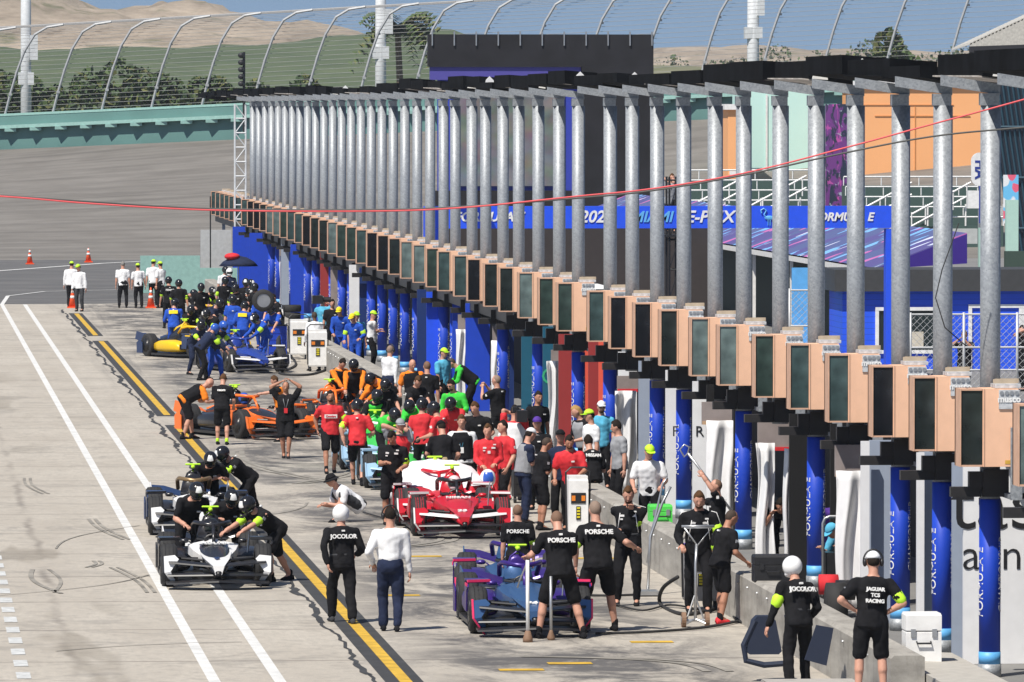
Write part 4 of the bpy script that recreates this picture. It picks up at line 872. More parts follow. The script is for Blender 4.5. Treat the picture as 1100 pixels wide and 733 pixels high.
# canopy on the posts
cn = empty('canopy', (XP, Ys[0], 7.7), 0, 'narrow roof strip of grey arms and torn black panels on top of all the posts', 'canopy')
SOF = mat('torn_soffit', (.50, .46, .42), .8, var=.5, scale=3); BFAS = mat('black_fascia', (.006, .007, .009), .95, var=.6, scale=2, spec=.08)
q = random.Random(11)
Yc = Ys + [Ys[-1]+4.9*(j+1) for j in range(9)]
for i, Y in enumerate(Yc):
    y = Y-Ys[0]
    if i < len(Ys):
        m = MB(); m.loft([[V((x, y+dy, z+dz)) for dy, dz in ((-.05, -.07), (.05, -.07), (.05, .07), (-.05, .07))] for x, z in ((-.66, .15), (.12, .03))]); m.build('beam', GALV, cn)
    Yn = Yc[i+1]-Ys[0] if i+1 < len(Yc) else y+4.9
    z0 = .16+q.uniform(-.05, .05); z1 = z0+.28+q.uniform(-.09, .09); x = -.55+q.uniform(-.06, .06); tl = q.uniform(-.10, .10)
    m = MB(); m.loft([[V((x+.34, yy, zz+z0+.08)), V((x+1.15, yy, zz+z0-.02)), V((x+1.15, yy, zz+z0+.0)), V((x+.34, yy, zz+z0+.10))] for yy, zz in ((y+.1, 0), (Yn-.05, .02))]); m.build('soffit_panel', BFAS if q.random() < .6 else SOF, cn)
    m = MB(); m.loft([[V((x+.36+tl, yy, z0+.09)), V((x+1.05+tl, yy, z0+.0)), V((x+1.05+tl, yy, z1-.02)), V((x+.36+tl, yy, z1+.03))] for yy in (y+.05, Yn-.15-.3*q.random())]); m.build('fascia_panel', BFAS, cn)
    if q.random() < .45:
        m = MB(); w_ = q.uniform(.06, .13); zz = z0+.09; m.prism([(-w_, 0), (w_, -.02), (w_*.8, w_*1.2), (0, w_*2.0), (-w_*.7, w_*1.3)], lambda a, b: V((x+.62+a, y+.0, zz+b)), lambda a, b: V((x+.62+a, y+.03, zz+b))); m.build('torn_scrap', WHITE, cn)
# ---------------------------------------------------------------- garages
GW = mat('garage_white', (.74, .75, .77), .6, var=.05); GSHADE = mat('garage_white_shaded', (.30, .35, .44), .6, var=.05); SHELF = mat('header_board', (.27, .23, .22), .8, var=.2, scale=3)  # the grey-blue paints sun shadow on white walls as a flat colour
rf = MB(); rf.box((16.0, 197, 3.0), (1.9, 214, .14)); ga = empty('garage_block', (16, 90, 0), 0, 'long low garage building behind the posts, open bays divided by cross walls', 'building')
r_ = rf.build('roof', mat('garage_roof', (.55, .56, .57), .7)); r_.parent = ga; r_.location = (-16, -90, 0)
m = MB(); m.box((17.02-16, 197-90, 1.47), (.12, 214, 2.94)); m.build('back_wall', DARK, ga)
m = MB(); m.box((15.0-16, 197-90, 2.80), (.14, 213.4, .26)); m.build('eave_beam', mat('black_steel2', (.02, .02, .021), .6), ga)
NB = cp('deep_navy_vinyl', (.008, .03, .14), .5); TG = cp('dark_teal_vinyl', (.01, .10, .17), .5); BRED = cp('brick_red_vinyl', (.30, .03, .03), .6); SALM = cp('salmon_vinyl', (.75, .10, .06), .6)
BLK2 = mat('opening_shade_black', (.004, .004, .005), .9)  # near-black panels, painting in the darkness of open doorways
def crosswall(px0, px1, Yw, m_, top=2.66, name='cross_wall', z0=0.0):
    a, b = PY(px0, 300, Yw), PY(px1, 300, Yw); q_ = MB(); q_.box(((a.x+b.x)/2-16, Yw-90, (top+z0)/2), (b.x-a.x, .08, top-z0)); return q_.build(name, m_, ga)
# each bay: cross walls seen end-on between the posts (left px, right px, depth offset from the post at its left, material)
def bayY(px, off=.0): return 115200/(px+117)+off
cw = [(1035, 1165, 99.3, GW), (1023, 1036, 100.4, GSHADE), (985, 993, 103.4, GW), (993, 1012, 103.6, GSHADE), (925, 934, 107.0, GW), (934, 968, 107.3, GSHADE), (848, 874, 116.6, BLK2), (892, 899, 113.0, BLK2), (788, 800, 127.0, BLK2), (759, 767, 129.0, BLK2), (715, 732, 136.2, GW), (744, 759, 130.6, GW), (686, 702, 141.2, GSHADE), (664, 684, 146.5, GW), (600, 618, 158.0, BRED), (626, 634, 157.2, SALM), (632, 650, 154.2, BRED), (643, 652, 153.6, SALM),
      (560, 576, 172.0, TG), (583, 596, 163.5, TG), (540, 552, 176.6, NB), (575, 584, 166.5, NB), (500, 526, 183, BLUE), (458, 478, 194.5, BBLUE), (448, 458, 197, NB), (486, 500, 190, BLUE), (386, 400, 224, NB), (375, 387, 228, GW), (344, 354, 247, BRED), (355, 366, 243, SHELF), (302, 313, 272, GSHADE), (312, 345, 262, BLUE), (268, 300, 286, BLUE), (250, 268, 301, BLUE)]
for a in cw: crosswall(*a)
put_text('tas', 1.05, BLKP, PY(1068, 543, 99.252), (1, 0, 0), (0, 0, 1), None, 'x', bold=-.004).name = 'lettering'
wt = bpy.data.objects['lettering'] if False else [o for o in C.objects if o.name.startswith('lettering') and o.parent is None][-1]; wt.parent = ga; wt.location = (-16, -90, 0)
wt2 = put_text('agn', .62, BLKP, PY(1066, 597, 99.252), (1, 0, 0), (0, 0, 1), ga, 'lettering', bold=-.006); wt2.location = (-16, -90, 0)
wt3 = put_text('F    R', .26, BLKP, PY(739, 464, 130.552), (1, 0, 0), (0, 0, 1), ga, 'lettering'); wt3.location = (-16, -90, 0)
tl_ = put_text('G', .5, cp('green_letter', (.05, .4, .2)), PY(590, 405, 163.452), (1, 0, 0), (0, 0, 1), ga, 'lettering'); tl_.location = (-16, -90, 0)
def header(px0, px1, Yh, py0, py1, trim=None):
    a, b = PY(px0, py0, Yh), PY(px1, py1, Yh); q_ = MB(); q_.box(((a.x+b.x)/2-16, Yh-90, (a.z+b.z)/2), (b.x-a.x, .12, a.z-b.z)); h = q_.build('header_board', SHELF, ga)
    if trim: q_ = MB(); q_.box(((a.x+b.x)/2-16, Yh-90.07, b.z+.03), (b.x-a.x, .02, .06)); q_.build('edge_trim', trim, h)
header(754, 786, 128.5, 432, 456, mat('tan_edge', (.5, .33, .2), .8)); header(814, 848, 121.0, 446, 484, RED); header(897, 931, 110.5, 478, 512, mat('tan_edge', (.5, .33, .2), .8)); header(663, 690, 145.2, 404, 421, RED); header(492, 512, 186.5, 338, 356); header(529, 541, 177.5, 350, 367); header(592, 603, 161, 376, 389); header(300, 312, 273.5, 268, 275)
DRAPE = mat('white_drape', (.72, .72, .73), .85, var=.06)
def drape(px0, px1, pyt, Yd, label, seed, taper=0, pyb=None, folds=1.7):
    a, b = PY(px0, pyt, Yd), PY(px1, pyt, Yd); W = b.x-a.x; H = a.z-.03; q = random.Random(seed); nx, nz = 40, 14; vs = []
    ph = q.uniform(0, 6)
    for j in range(nz+1):
        t = j/nz; z = H*(1-t)
        for i in range(nx+1):
            u = i/nx; pinch = 1 - taper*math.sin(math.pi*min(t*1.1, 1))*.5
            x = (u-.5)*W*pinch + .02*math.sin(t*7+ph); d = .09*math.sin(u*folds*2*math.pi+ph+t*1.6)*(.35+.65*t) + .05*math.sin(u*folds*4.3+t*5+ph)
            vs.append(V((x, d, z)))
    o = MB().add(vs, [(j*(nx+1)+i, j*(nx+1)+i+1, (j+1)*(nx+1)+i+1, (j+1)*(nx+1)+i) for j in range(nz) for i in range(nx)]).build('curtain', DRAPE, None, True)
    o.location = ((a.x+b.x)/2, Yd, .03); md = o.modifiers.new('t', 'SOLIDIFY'); md.thickness = .012
    tag(o, label, 'curtain', 'white garage curtains')
drape(898, 931, 506, 110.2, 'white curtain behind the silver hoop handle, nearest the camera', 1, .1)
drape(812, 833, 476, 120.8, 'white curtain half on the left of the peeping dark haired man', 2, .35)
drape(842, 852, 482, 120.3, 'white curtain half on the right of the peeping dark haired man', 3, .3)
drape(758, 789, 452, 128.2, 'white curtain behind the raised silver lever', 4, .15)
drape(661, 684, 420, 145, 'white curtain behind the seated man, under a pinkish header board', 5, .1)
drape(588, 602, 388, 160.5, 'white curtain in front of the brick red wall', 6, .25)
drape(527, 548, 366, 177, 'bright white tall curtain between deep blue walls', 7, .2)
drape(489, 502, 354, 186, 'white curtain, left one of the pair behind the lime cap', 8, .5)
drape(500, 515, 354, 185.5, 'white curtain, right one of the pair behind the lime cap', 9, .5)
drape(300, 312, 275, 273, 'narrow white curtain at the far garages', 10, .2)
drape(334, 343, 285, 258, 'narrow white curtain left of the far red panel', 11, .2)
# ---------------------------------------------------------------- the people (head-top pixel in the photo, facing clockwise from +Y)
gJ, gP, gM = 'crew in black with helmets round the black and white cars', 'mechanics in black round the purple cars', 'people standing on the pit apron'
person(211, 520, 165, 'lean', 'black helmeted crew with lime armband, left side of the nearer black and white car', head='helm:black+w', band='L', glove='black', group=gJ, bs='long', fy=621)
person(249, 528, 178, 'lean', 'stooping black helmeted crew in the middle, behind the nearer black and white cockpit', head='helm:black+w', group=gJ, lean=34, fy=617)
person(266, 535, 235, 'push', 'crew in black shorts and helmet pushing the nearer black and white car from the right', head='helm:black+w', bot='black', bs='shorts', band='LR', glove='black', group=gJ, lean=50, fy=627)
person(226, 487, 178, 'lean', 'black helmeted crew, left of two over the farther black and white car', head='helm:black+w', group=gJ, fy=567)
person(239, 481, 246, 'push', 'crew with lime gloves bending far over the farther black and white car', head='helm:black+w', band='LR', glove='lime', group=gJ, lean=58, fy=565)
person(556, 542, 4, 'stand', 'mechanic seen from behind in black tee, left of the three at the nearest purple car', band='R', head='shaved:brown', text='PORSCHE', group=gP, fy=657)
person(598, 549, -8, 'wide', fy=686, label='mechanic in black shorts seen from behind, feet wide, holding a white pole', bs='shorts', head='shaved:brown', text='PORSCHE', group=gP, skin='light')
person(639, 538, -6, 'onehip', fy=679, label='bald mechanic in black shorts seen from behind, right arm stretched out to the side', bs='shorts', head='shaved:ghair', text='PORSCHE', group=gP, band='L')
person(675, 523, 190, 'chin', fy=652, label='bearded man in black overalls with hand on his chest, by the pit wall', ts='long', extra='beard piping belt', band='L', head='hair:brown', chest='patches', group=gM)
jm = person(751, 528, 182, 'tilt', fy=660, label='bearded man in black overalls standing behind the silver trolley handle', ts='long', extra='beard piping belt', band='L', head='hair:brown', chest='patches', group=gM)
person(761, 515, 265, 'lever', fy=626, label='man with raised arms holding a long silver lever, behind the man in black overalls', head='shaved:brown', glove='black', group=gM, z0=0.0)
person(796, 548, 62, 'tilt', fy=670, label='man in black tee and shorts seen side on reaching for the black case, lime armband', bs='shorts', band='L', head='shaved:dhair', skin='tan', shoes='red', group=gM)
person(851, 600, -14, 'carry', 'marshal in white helmet and black overalls carrying a black bag beside the wall', ts='long', head='helm:white', band='L', text='JOCOLOR', extra='belt', group=gM)
person(938, 593, 4, 'hips', 'man in white cap and headphones with hands on hips, seen from behind, lime armband', bs='shorts', head='cap:white', extra='phones', band='R', text=['JAGUAR', 'TCS', 'RACING'], sc=1.03, z0=.30, group=gM, hy=0)
person(694, 478, 192, 'tilt', 'man in lime cap and white tee leaning on the wall beside the green box', top='white', head='cap:lime', extra='glasses', group=gM)
person(839, 535, 190, 'bend2', fy=609, label='dark haired man peeping between white curtains', head='hair:dhair', top='black', skin='tan')
person(863, 541, 250, 'bend2', fy=612, label='man in purple overalls in the doorway behind the blue column', head='hair:dhair', top='purple', ts='long', bot='purple')
person(894, 562, 230, 'bend2', fy=650, label='person in light blue shirt behind the silver hoop handle', head='cap:lblue', top='lblue', bot='navy')
person(366, 544, 352, 'walk', fy=670, label='marshal in white helmet and black overalls walking away along the yellow line', ts='long', glove='black', head='helm:white', text='JOCOLOR', extra='belt', shoes='charcoal', group=gM)
person(419, 545, 2, 'stand', fy=679, label='man in white shirt and navy trousers walking away beside the marshal', top='white', ts='long', bot='navy', head='hair:dhair', extra='tucked phones', skin='light', fl=(-.09, .12), fr=(.09, -.06), hl=(-.24, .10, .95), group=gM)
person(356, 509, 250, 'crouch', pel=(0, -.20, .30), lean=52, fl=(-.17, .26), fr=(.17, .08), hl=(-.08, .40, .34), hr=(.10, .44, .30), label='crouching photographer in black bucket hat and white shirt', top='white', ts='short', bot='charcoal', bs='shorts', head='bucket:black')
gR = 'mechanics in red tees'
person(355, 420, 180, 'walk2', fy=509, label='man in red tee with white chest panel and black shorts walking to the camera', top='red', bs='shorts', head='hair:dhair', chest='box:Omnitra', extra='beard', skin='tan', band='L', group=gR)
person(384, 430, 6, 'walk', fy=522, label='mechanic in red tee and black shorts seen from behind near the green car', top='red', bs='shorts', head='helm:black', band='L', glove='black', group=gR)
person(454, 429, 10, 'relax', 'mechanic in red tee and black helmet seen from behind, long black trousers', top='red', head='helm:black', band='LR', group=gR)
person(466, 433, 300, 'tilt', 'mechanic in black helmet partly behind the red tee, facing the cars', top='red', head='helm:black')
person(421, 463, 184, 'read', 'man in black polo looking down at a green board', head='hair:dhair', bs='shorts', band='L', chest='patches', skin='tan', hl=(-.16, .28, 1.0), glove='black')
person(430, 450, 165, 'cam', 'photographer in grey cap and khaki shirt', top='grey', head='cap:grey', vest='red', bot='khaki')
person(474, 452, 2, 'tilt', 'man in black tee with round white emblem on the back and black cap', head='cap:black', bot='khaki', bs='shorts')
person(496, 446, 178, 'relax', 'dark haired man in black shirt with lanyard and pass', head='hair:brown', chest='lanyard', vest='black', top='white', ts='short')
person(524, 456, 182, 'helmheld', 'racing driver in red overalls holding a white and blue helmet', top='red', ts='long', bot='red', head='hair:brown', chest='patches', shoes='red')
person(553, 436, 14, 'cam', fy=538, label='cameraman in white tabard and black shorts with a black camera', top='red', vest='white', bs='shorts', head='hair:dhair', hl=(-.08, .2, 1.6))
person(570, 460, 80, 'lens', 'photographer in white cap turned backwards looking at his camera', top='navy', vest='grey', head='cap:white', bot='navy')
person(588, 470, 75, 'lens', fy=570, label='man in black polo and shorts with lime armband, tattooed arms reaching forward', bs='shorts', head='shaved:dhair', band='L', skin='tan')
person(587, 448, 200, 'relax', 'person in purple and white patterned cap in black tee', head='cap:purple', top='black')
person(575, 438, 180, 'tilt', 'dark haired man between the cameraman and the purple cap', head='hair:dhair', top='white')
person(564, 421, 150, 'stand', 'person in black at the garage door behind the cameraman', head='hair:dhair', skin='tan')
person(619, 436, 250, 'tilt', 'blond man in grey vest over black shirt facing left', head='long:blond', top='black', vest='grey')
person(633, 440, 250, 'stand', 'person with black hair under a lime cap, seen from the side', head='cap:lime', top='white')
person(646, 431, 186, 'relax', 'bearded man in white cap, sunglasses and light blue shirt', head='cap:white', top='lblue', extra='glasses beard', bot='black')
person(620, 468, 200, 'tilt', 'bearded man in red shirt beside the man seated on the wall', head='hair:dhair', top='red', extra='beard', skin='tan')
person(632, 468, 350, 'sitw', 'man in black tee seated on the pit wall with his back to the camera', head='hair:dhair', text='NISSAN', z0=.72)
person(662, 452, 250, 'stand', 'man in grey shirt half hidden by the blue column', head='hair:dhair', top='grey')
gG = 'people round the green cars'
person(431, 371, 60, 'relax', 'bald man with headphones, white shirt and navy trousers beside the green car', top='white', ts='long', bot='navy', head='shaved:ghair', extra='phones tucked', group=gG)
person(443, 386, 200, 'tilt', 'bald man in orange shirt', top='orange', head='bald', vest='black', group=gG)
person(449, 404, 160, 'bend2', 'man in black tee stooping beside the orange shirt', head='hair:brown', group=gG, lean=22)
person(463, 388, 4, 'stand', 'broad man in black tee seen from behind, in front of the blue columns', head='shaved:brown', group=gG, band='', sc=1.03)
person(477, 374, 120, 'stand', 'man in lime cap and light blue top', top='lblue', head='cap:lime', group=gG)
person(485, 385, 270, 'bend2', 'man leaning over with bright green sleeves', top='green', ts='long', vest='black', head='shaved:dhair', group=gG, lean=50)
person(490, 408, 200, 'tilt', 'bearded man in sunglasses and green jacket', top='green', ts='long', head='hair:dhair', extra='glasses beard', group=gG)
person(509, 403, 300, 'phone', 'grey haired man in black tee lifting a green cup', head='shaved:ghair', group=gG)
person(440, 431, 210, 'bend', 'mechanic in green top bent over the green car, dark helmet', top='green', ts='long', head='helm:black', group=gG)
person(424, 440, 150, 'bend', 'mechanic in green top bent over the far green car', top='green', ts='long', head='helm:black', group=gG)
gO = 'crew in orange and black'
person(368, 385, 150, 'bend2', 'man with orange sleeves and black vest at the second orange car', top='orange', ts='long', vest='black', head='hair:dhair', group=gO, lean=22)
person(380, 387, 190, 'bend2', 'man with orange headset band behind the orange sleeves', top='orange', ts='long', vest='black', head='helm:black', group=gO, lean=25)
person(388, 397, 250, 'bend', 'crew in black helmet and orange sleeves bent double beside the pit wall', top='orange', ts='long', vest='black', head='helm:black', group=gO)
person(225, 406, 78, 'bend2', fy=472, label='bald man in orange and black tee with shorts bending over the orange fairing', top='orange', vest='black', bs='shorts', head='bald', group=gO, lean=46)
person(240, 402, 12, 'tilt', fy=478, label='woman in black tee and shorts seen from behind, hair tied up', bs='shorts', head='hair:brown', extra='limesock', group=gO, hl=(-.1, .3, 1.1), text='neom')
person(295, 404, 268, 'point', fy=473, label='man with orange collar pointing with a light blue glove', top='black', vest='orange', head='hair:brown', group=gO, hl=(-.1, .68, 1.22), glove='lblue')
person(307, 410, 184, 'head', fy=493, label='man in black with hands behind his head, red pass on lanyard', bs='shorts', head='shaved:dhair', skin='tan', chest='redpass', vest=None, group=gO, fl=(-.05, .12), fr=(.05, -.05))
person(352, 335, 340, 'relax', fy=399, label='man in white shirt and navy trousers seen from behind by the white battery carts', top='white', ts='long', bot='navy', head='shaved:dhair', skin='dark', extra='tucked')
person(401, 334, 100, 'fold', 'man in lime cap and white tee with folded arms behind the wall', top='white', head='cap:lime')
gB = 'crew in blue and yellow'
person(334, 318, 80, 'cam', 'cameraman in blue shirt near the far garages', top='blue', head='hair:dhair', ts='short')
person(346, 319, 200, 'relax', 'person in white cap and light blue shirt near the cameraman', top='lblue', head='cap:white')
person(357, 322, 180, 'stand', 'dark haired person behind the white cap at the far garages', top='black', head='hair:dhair')
person(361, 330, 180, 'tilt', 'crew with yellow helmet and blue coveralls behind the wall', top='blue', ts='long', bot='blue', head='cap:yellow', group=gB)
person(370, 337, 200, 'tilt', 'crew with yellow shoulders and blue coveralls closest to the wall top', top='blue', vest=None, ts='long', bot='blue', head='cap:yellow', group=gB, band='LR')
person(383, 335, 160, 'stand', 'person in lime hat and light blue shirt behind the blue coveralls', top='lblue', head='cap:lime')
gW = 'officials in white shirts'
person(77, 281, 10, 'stand', 'official in lime cap and white shirt standing at the cone, leftmost', top='white', ts='long', head='cap:lime', group=gW)
person(84, 284, 200, 'stand', 'official in white shirt just right of the leftmost lime cap', top='white', ts='long', head='cap:lime', bot='charcoal', group=gW)
person(132, 281, 5, 'stand', 'bare headed official in white shirt and black trousers holding a blue board', top='white', head='hair:ghair', group=gW, fl=(-.15, 0), fr=(.12, 0))
person(148, 283, 350, 'stand', 'shorter official in lime cap and white shirt beside the bare headed one', top='white', head='cap:lime', group=gW, sc=.96)
person(165, 279, 10, 'stand', 'official in lime cap, left of the overlapping pair', top='white', head='cap:lime', group=gW)
person(172, 281, 300, 'stand', 'official in lime cap, right of the overlapping pair', top='white', head='cap:lime', group=gW)
gF = 'crew in black round the farthest cars'
person(181, 298, 350, 'relax', 'tall crew member in black with white letters on the back, nearest the far cone', head='helm:black', text='PENSKE', band='L', group=gF)
person(192, 301, 10, 'relax', 'crew member in black vest with bare arms holding hi-vis gloves', head='helm:black', band='LR', group=gF)
person(208, 312, 95, 'bend', 'crew member in black bent to the right over the farthest car', head='helm:black+w', ts='long', group=gF)
person(242, 298, 180, 'relax', 'crew member in black helmet with lime shoulders facing the camera', head='helm:black', band='LR', group=gF)
person(264, 300, 185, 'tilt', 'crew member in black helmet with white panel behind the blue shirts', head='helm:black+w', group=gF)
person(275, 301, 170, 'tilt', 'crew member in black helmet holding a wheel', head='helm:black+w', group=gF)
person(283, 305, 200, 'tilt', 'crew member in black behind the wheel', head='helm:black', group=gF)
person(188, 322, 5, 'tilt', 'mechanic in blue coveralls with yellow back panel beside the yellow nosed car', top='blue', ts='long', bot='blue', head='helm:black', extra='yback', group=gB)
person(250, 318, 200, 'relax', 'man in plain blue tee with dark helmet in the far pit box', top='blue', bot='blue', head='helm:black', group=gB)
person(263, 325, 5, 'tilt', 'mechanic in blue coveralls with yellow back panel in the middle of the crowd', top='blue', ts='long', bot='blue', extra='yback', head='helm:black', group=gB)
person(291, 329, 210, 'bend2', 'man in blue tee leaning to the blue car from the right', top='blue', bot='charcoal', head='helm:black', group=gB, lean=34)
person(231, 349, 75, 'bend2', 'mechanic in navy bending to the right over the blue car', top='navy', ts='long', bot='black', head='helm:blue', band='R', group=gB)
person(240, 346, 130, 'bend2', 'mechanic in navy and blue helmet over the blue car cockpit', top='navy', ts='long', bot='blue', head='helm:blue', band='LR', group=gB, lean=30)
gX = 'crowd packed round the farthest cars'
person(216, 305, 170, 'tilt', 'crew in black helmet just right of the man bent over the farthest car', head='helm:black', ts='long', group=gX)
person(228, 309, 120, 'bend2', 'crew in black and lime stooping left of the lime shouldered man', head='helm:black+w', ts='long', band='LR', group=gX)
person(253, 306, 190, 'tilt', 'crew in black with bare arms, between the lime shoulders and the white panelled helmet', head='helm:black', band='R', group=gX)
person(268, 310, 160, 'bend2', 'crew in black stooping in front of the white panelled helmet', head='helm:black+w', group=gX)
person(279, 318, 200, 'lean', 'mechanic in blue tee stooping below the spare wheel', top='blue', bot='blue', head='helm:black', group=gX)
person(236, 322, 150, 'bend2', 'mechanic in navy stooping left of the plain blue tee', top='navy', bot='navy', head='helm:black', band='L', group=gX)
person(274, 338, 240, 'bend2', 'mechanic in blue bent over the rear of the blue car', top='blue', bot='blue', ts='long', head='helm:black+w', band='L', group=gX)
person(216, 345, 140, 'bend2', 'mechanic in navy with lime armbands between the yellow nose and the blue car', top='navy', bot='navy', head='helm:black', band='LR', group=gX)
person(298, 316, 250, 'tilt', 'man in black at the garage side of the far crowd', head='hair:dhair', group=gX)
gY = 'crew packed round the green cars'
person(405, 420, 200, 'bend2', 'mechanic in black helmet and green vest left of the green shirts', top='black', vest='green', head='helm:black', group=gY)
person(414, 408, 160, 'bend2', 'mechanic in black with a black helmet stooping behind the green shirts', head='helm:black', band='R', group=gY)
person(398, 402, 240, 'bend', 'crew in orange sleeves bent low behind the second orange car', top='orange', ts='long', vest='black', head='helm:black', group=gY)
person(510, 432, 190, 'tilt', 'man in black tee behind the red overalled driver', head='hair:brown', group=gY)
person(484, 428, 200, 'bend2', 'mechanic in red tee stooping behind the man with lanyard', top='red', head='helm:black', group=gY)
person(540, 452, 240, 'relax', 'man in red polo behind the cameraman in white tabard', top='red', head='hair:dhair', group=gY)
person(602, 462, 190, 'relax', 'man in dark polo and cap standing right of the patterned cap', top='navy', head='cap:black', group=gY)
person(246, 287, 180, 'stand', 'person under the dark umbrella', top='white', head='helm:black')
person(260, 289, 180, 'stand', 'person in white helmet beside the umbrella', top='navy', head='helm:white')
person(205, 329, 180, 'bend2', 'mechanic in black stooping at the cockpit of the farthest car', head='helm:black', band='L', group=gF)
person(222, 333, 230, 'bend2', 'mechanic in black and yellow between the two yellow cars', head='helm:black+w', top='black', vest='black', band='LR', group=gF)
person(1036, 355, 200, 'phone', 'person in black behind the wire fence by the blue cabin', skin='tan')
person(1098, 350, 250, 'cam', 'person at the right edge behind the wire fence')
person(869, 318, 180, 'relax', 'person in brown patterned shirt behind the wire fence', top='khaki', skin='tan')
# ---------------------------------------------------------------- paddock beyond the garages
def boxpx(m, px0, py0, px1, py1, Y, d=.1, o=V((0, 0, 0))):
    a, b = PY(px0, py0, Y), PY(px1, py1, Y); m.box(V(((a.x+b.x)/2, Y+d/2, (a.z+b.z)/2))-o, (abs(b.x-a.x), d, abs(a.z-b.z)))
Yp = 205; o0 = V((PY(455, 300, Yp).x, Yp, 0)); gt = empty('entrance_arch', o0, 0, 'bright blue square arch with white lettering behind the posts', 'arch')
m = MB(); boxpx(m, 456, 222, 968, 245, Yp, .5, o0); hd = m.build('header', BBLUE, gt)
m = MB(); boxpx(m, 952, 246, 967.7, 245+163, Yp, .5, o0); m.build('leg', BBLUE, gt); m = MB(); boxpx(m, 456, 246, 471, 400, Yp, .5, o0); m.build('leg', BBLUE, gt)
for px, t_, s_ in ((525, 'FORMULA E', .36), (640, '2024', .46), (700, 'MIAMI', .42), (762, 'E-PRIX', .46), (905, 'FORMULA E', .32)):
    p = PY(px, 233.5, Yp-.02)-o0; put_text(t_, s_, LBLUE if t_ == 'MIAMI' else WHITE, p, (1, 0, 0), (0, 0, 1), hd, 'lettering', shear=.25, bold=.01)
# wader bird outline beside the lettering
m = MB(); p = PY(822, 233, Yp-.03)-o0
m.tube([p+V(v) for v in ((-.10, 0, .10), (-.12, 0, .18), (-.04, 0, .23), (.03, 0, .17), (-.03, 0, .06), (.02, 0, -.02), (.15, 0, -.02))], .022, 6); m.ell(p+V((.12, 0, -.03)), (.14, .02, .06)); m.tube([p+V((.08, 0, -.05)), p+V((.08, 0, -.24))], .012, 5); m.tube([p+V((.14, 0, -.05)), p+V((.14, 0, -.24))], .012, 5); m.build('emblem', LBLUE, hd)
# cabin
Yc_ = 211; o0 = V((PY(905, 300, Yc_).x, Yc_, 0)); cb = empty('cabin', o0, 0, 'bright blue site cabin with white framed windows and dark roof', 'cabin')
CAB = NT('cabin_blue'); _y = CAB.xyz(CAB.map((1, 1, 1)))[2]; _f = CAB.math('FRACT', CAB.math('MULTIPLY', _y, 6)); CAB.link(CAB.mix(CAB.ramp(_f, .0, .14), (.01, .05, .42), (.02, .10, .80)), CAB.b.inputs['Base Color']); CAB.b.inputs['Roughness'].default_value = .5; CAB = CAB.m
m = MB(); m.box((4.5, 1.5, 1.15), (9.0, 3, 2.3)); m.build('wall', CAB, cb); m = MB(); m.box((4.5, 1.4, 2.55), (9.5, 3.4, .62)); m.build('roof', mat('cabin_roof', (.045, .047, .05), .7), cb)
for i, (a, b, c, d) in enumerate(((942, 332, 1008, 378), (1042, 329, 1096, 420), (1100, 329, 1140, 420))):
    m = MB(); p, q_ = PY(a, b, Yc_)-o0, PY(c, d, Yc_)-o0; W = .1
    for bx_ in (((p.x+q_.x)/2, p.z, q_.x-p.x+W, W), ((p.x+q_.x)/2, q_.z, q_.x-p.x+W, W)): m.box((bx_[0], -.03, bx_[1]), (bx_[2], .09, bx_[3]))
    for x in (p.x, q_.x): m.box((x, -.028, (p.z+q_.z)/2), (W, .085, p.z-q_.z-W))
    f = m.build('window' if i == 0 else 'door', WHITE, cb); m = MB(); m.box(((p.x+q_.x)/2, -.008, (p.z+q_.z)/2), (q_.x-p.x-W, .02, p.z-q_.z-W)); m.build('pane', GLASSD if i == 0 else CAB, f)
    if i == 0: m = MB(); m.box(((p.x+q_.x)/2+.1, -.03, q_.z+.35), (.7, .02, .45)); m.build('notice', mat('cream_notice', (.6, .55, .45), .8), f)
# chain link fences, real wires
LINK = mat('chain_link', (.50, .51, .52), .5, .3)
def wirefence(px0, px1, pyt, Y, label):
    a, b = PY(px0, pyt, Y), PY(px1, pyt, Y); o0 = V((a.x, Y, 0)); W = b.x-a.x; H = a.z; f = empty('wire_fence', o0, 0, label, 'fence', 'chain link fences')
    k = int(W/2)+1
    for i in range(k+1): MB().tube([(W*i/k, 0, 0), (W*i/k, 0, H+.05)], .035, 8).build('post', LINK, f, True)
    m = MB(); [m.tube([(0, 0, z), (W, 0, z)], .028, 6) for z in (H, H*.62, H*.36)]; m.build('rail', LINK, f)
    m = MB(); st = .17; n_ = int((W+H)/st)
    for i in range(n_):
        x = i*st
        for s_ in (1, -1):
            x0, z0, x1, z1 = (x, 0, x-H, H) if s_ == 1 else (x-H, 0, x, H)
            # clip to the frame
            if x1 < x0: x0, z0, x1, z1 = x1, z1, x0, z0
            if x0 < 0: t = -x0/(x1-x0); z0 += (z1-z0)*t; x0 = 0
            if x1 > W: t = (W-x0)/(x1-x0); z1 = z0+(z1-z0)*t; x1 = W
            if x1-x0 > .02: m.tube([(x0, 0, z0), (x1, 0, z1)], .006, 3)
    m.build('mesh', LINK, f)
wirefence(978, 1150, 338, 188, 'chain link fence in front of the blue cabin'); wirefence(848, 872, 312, 200, 'short chain link fence left of the blue cabin')
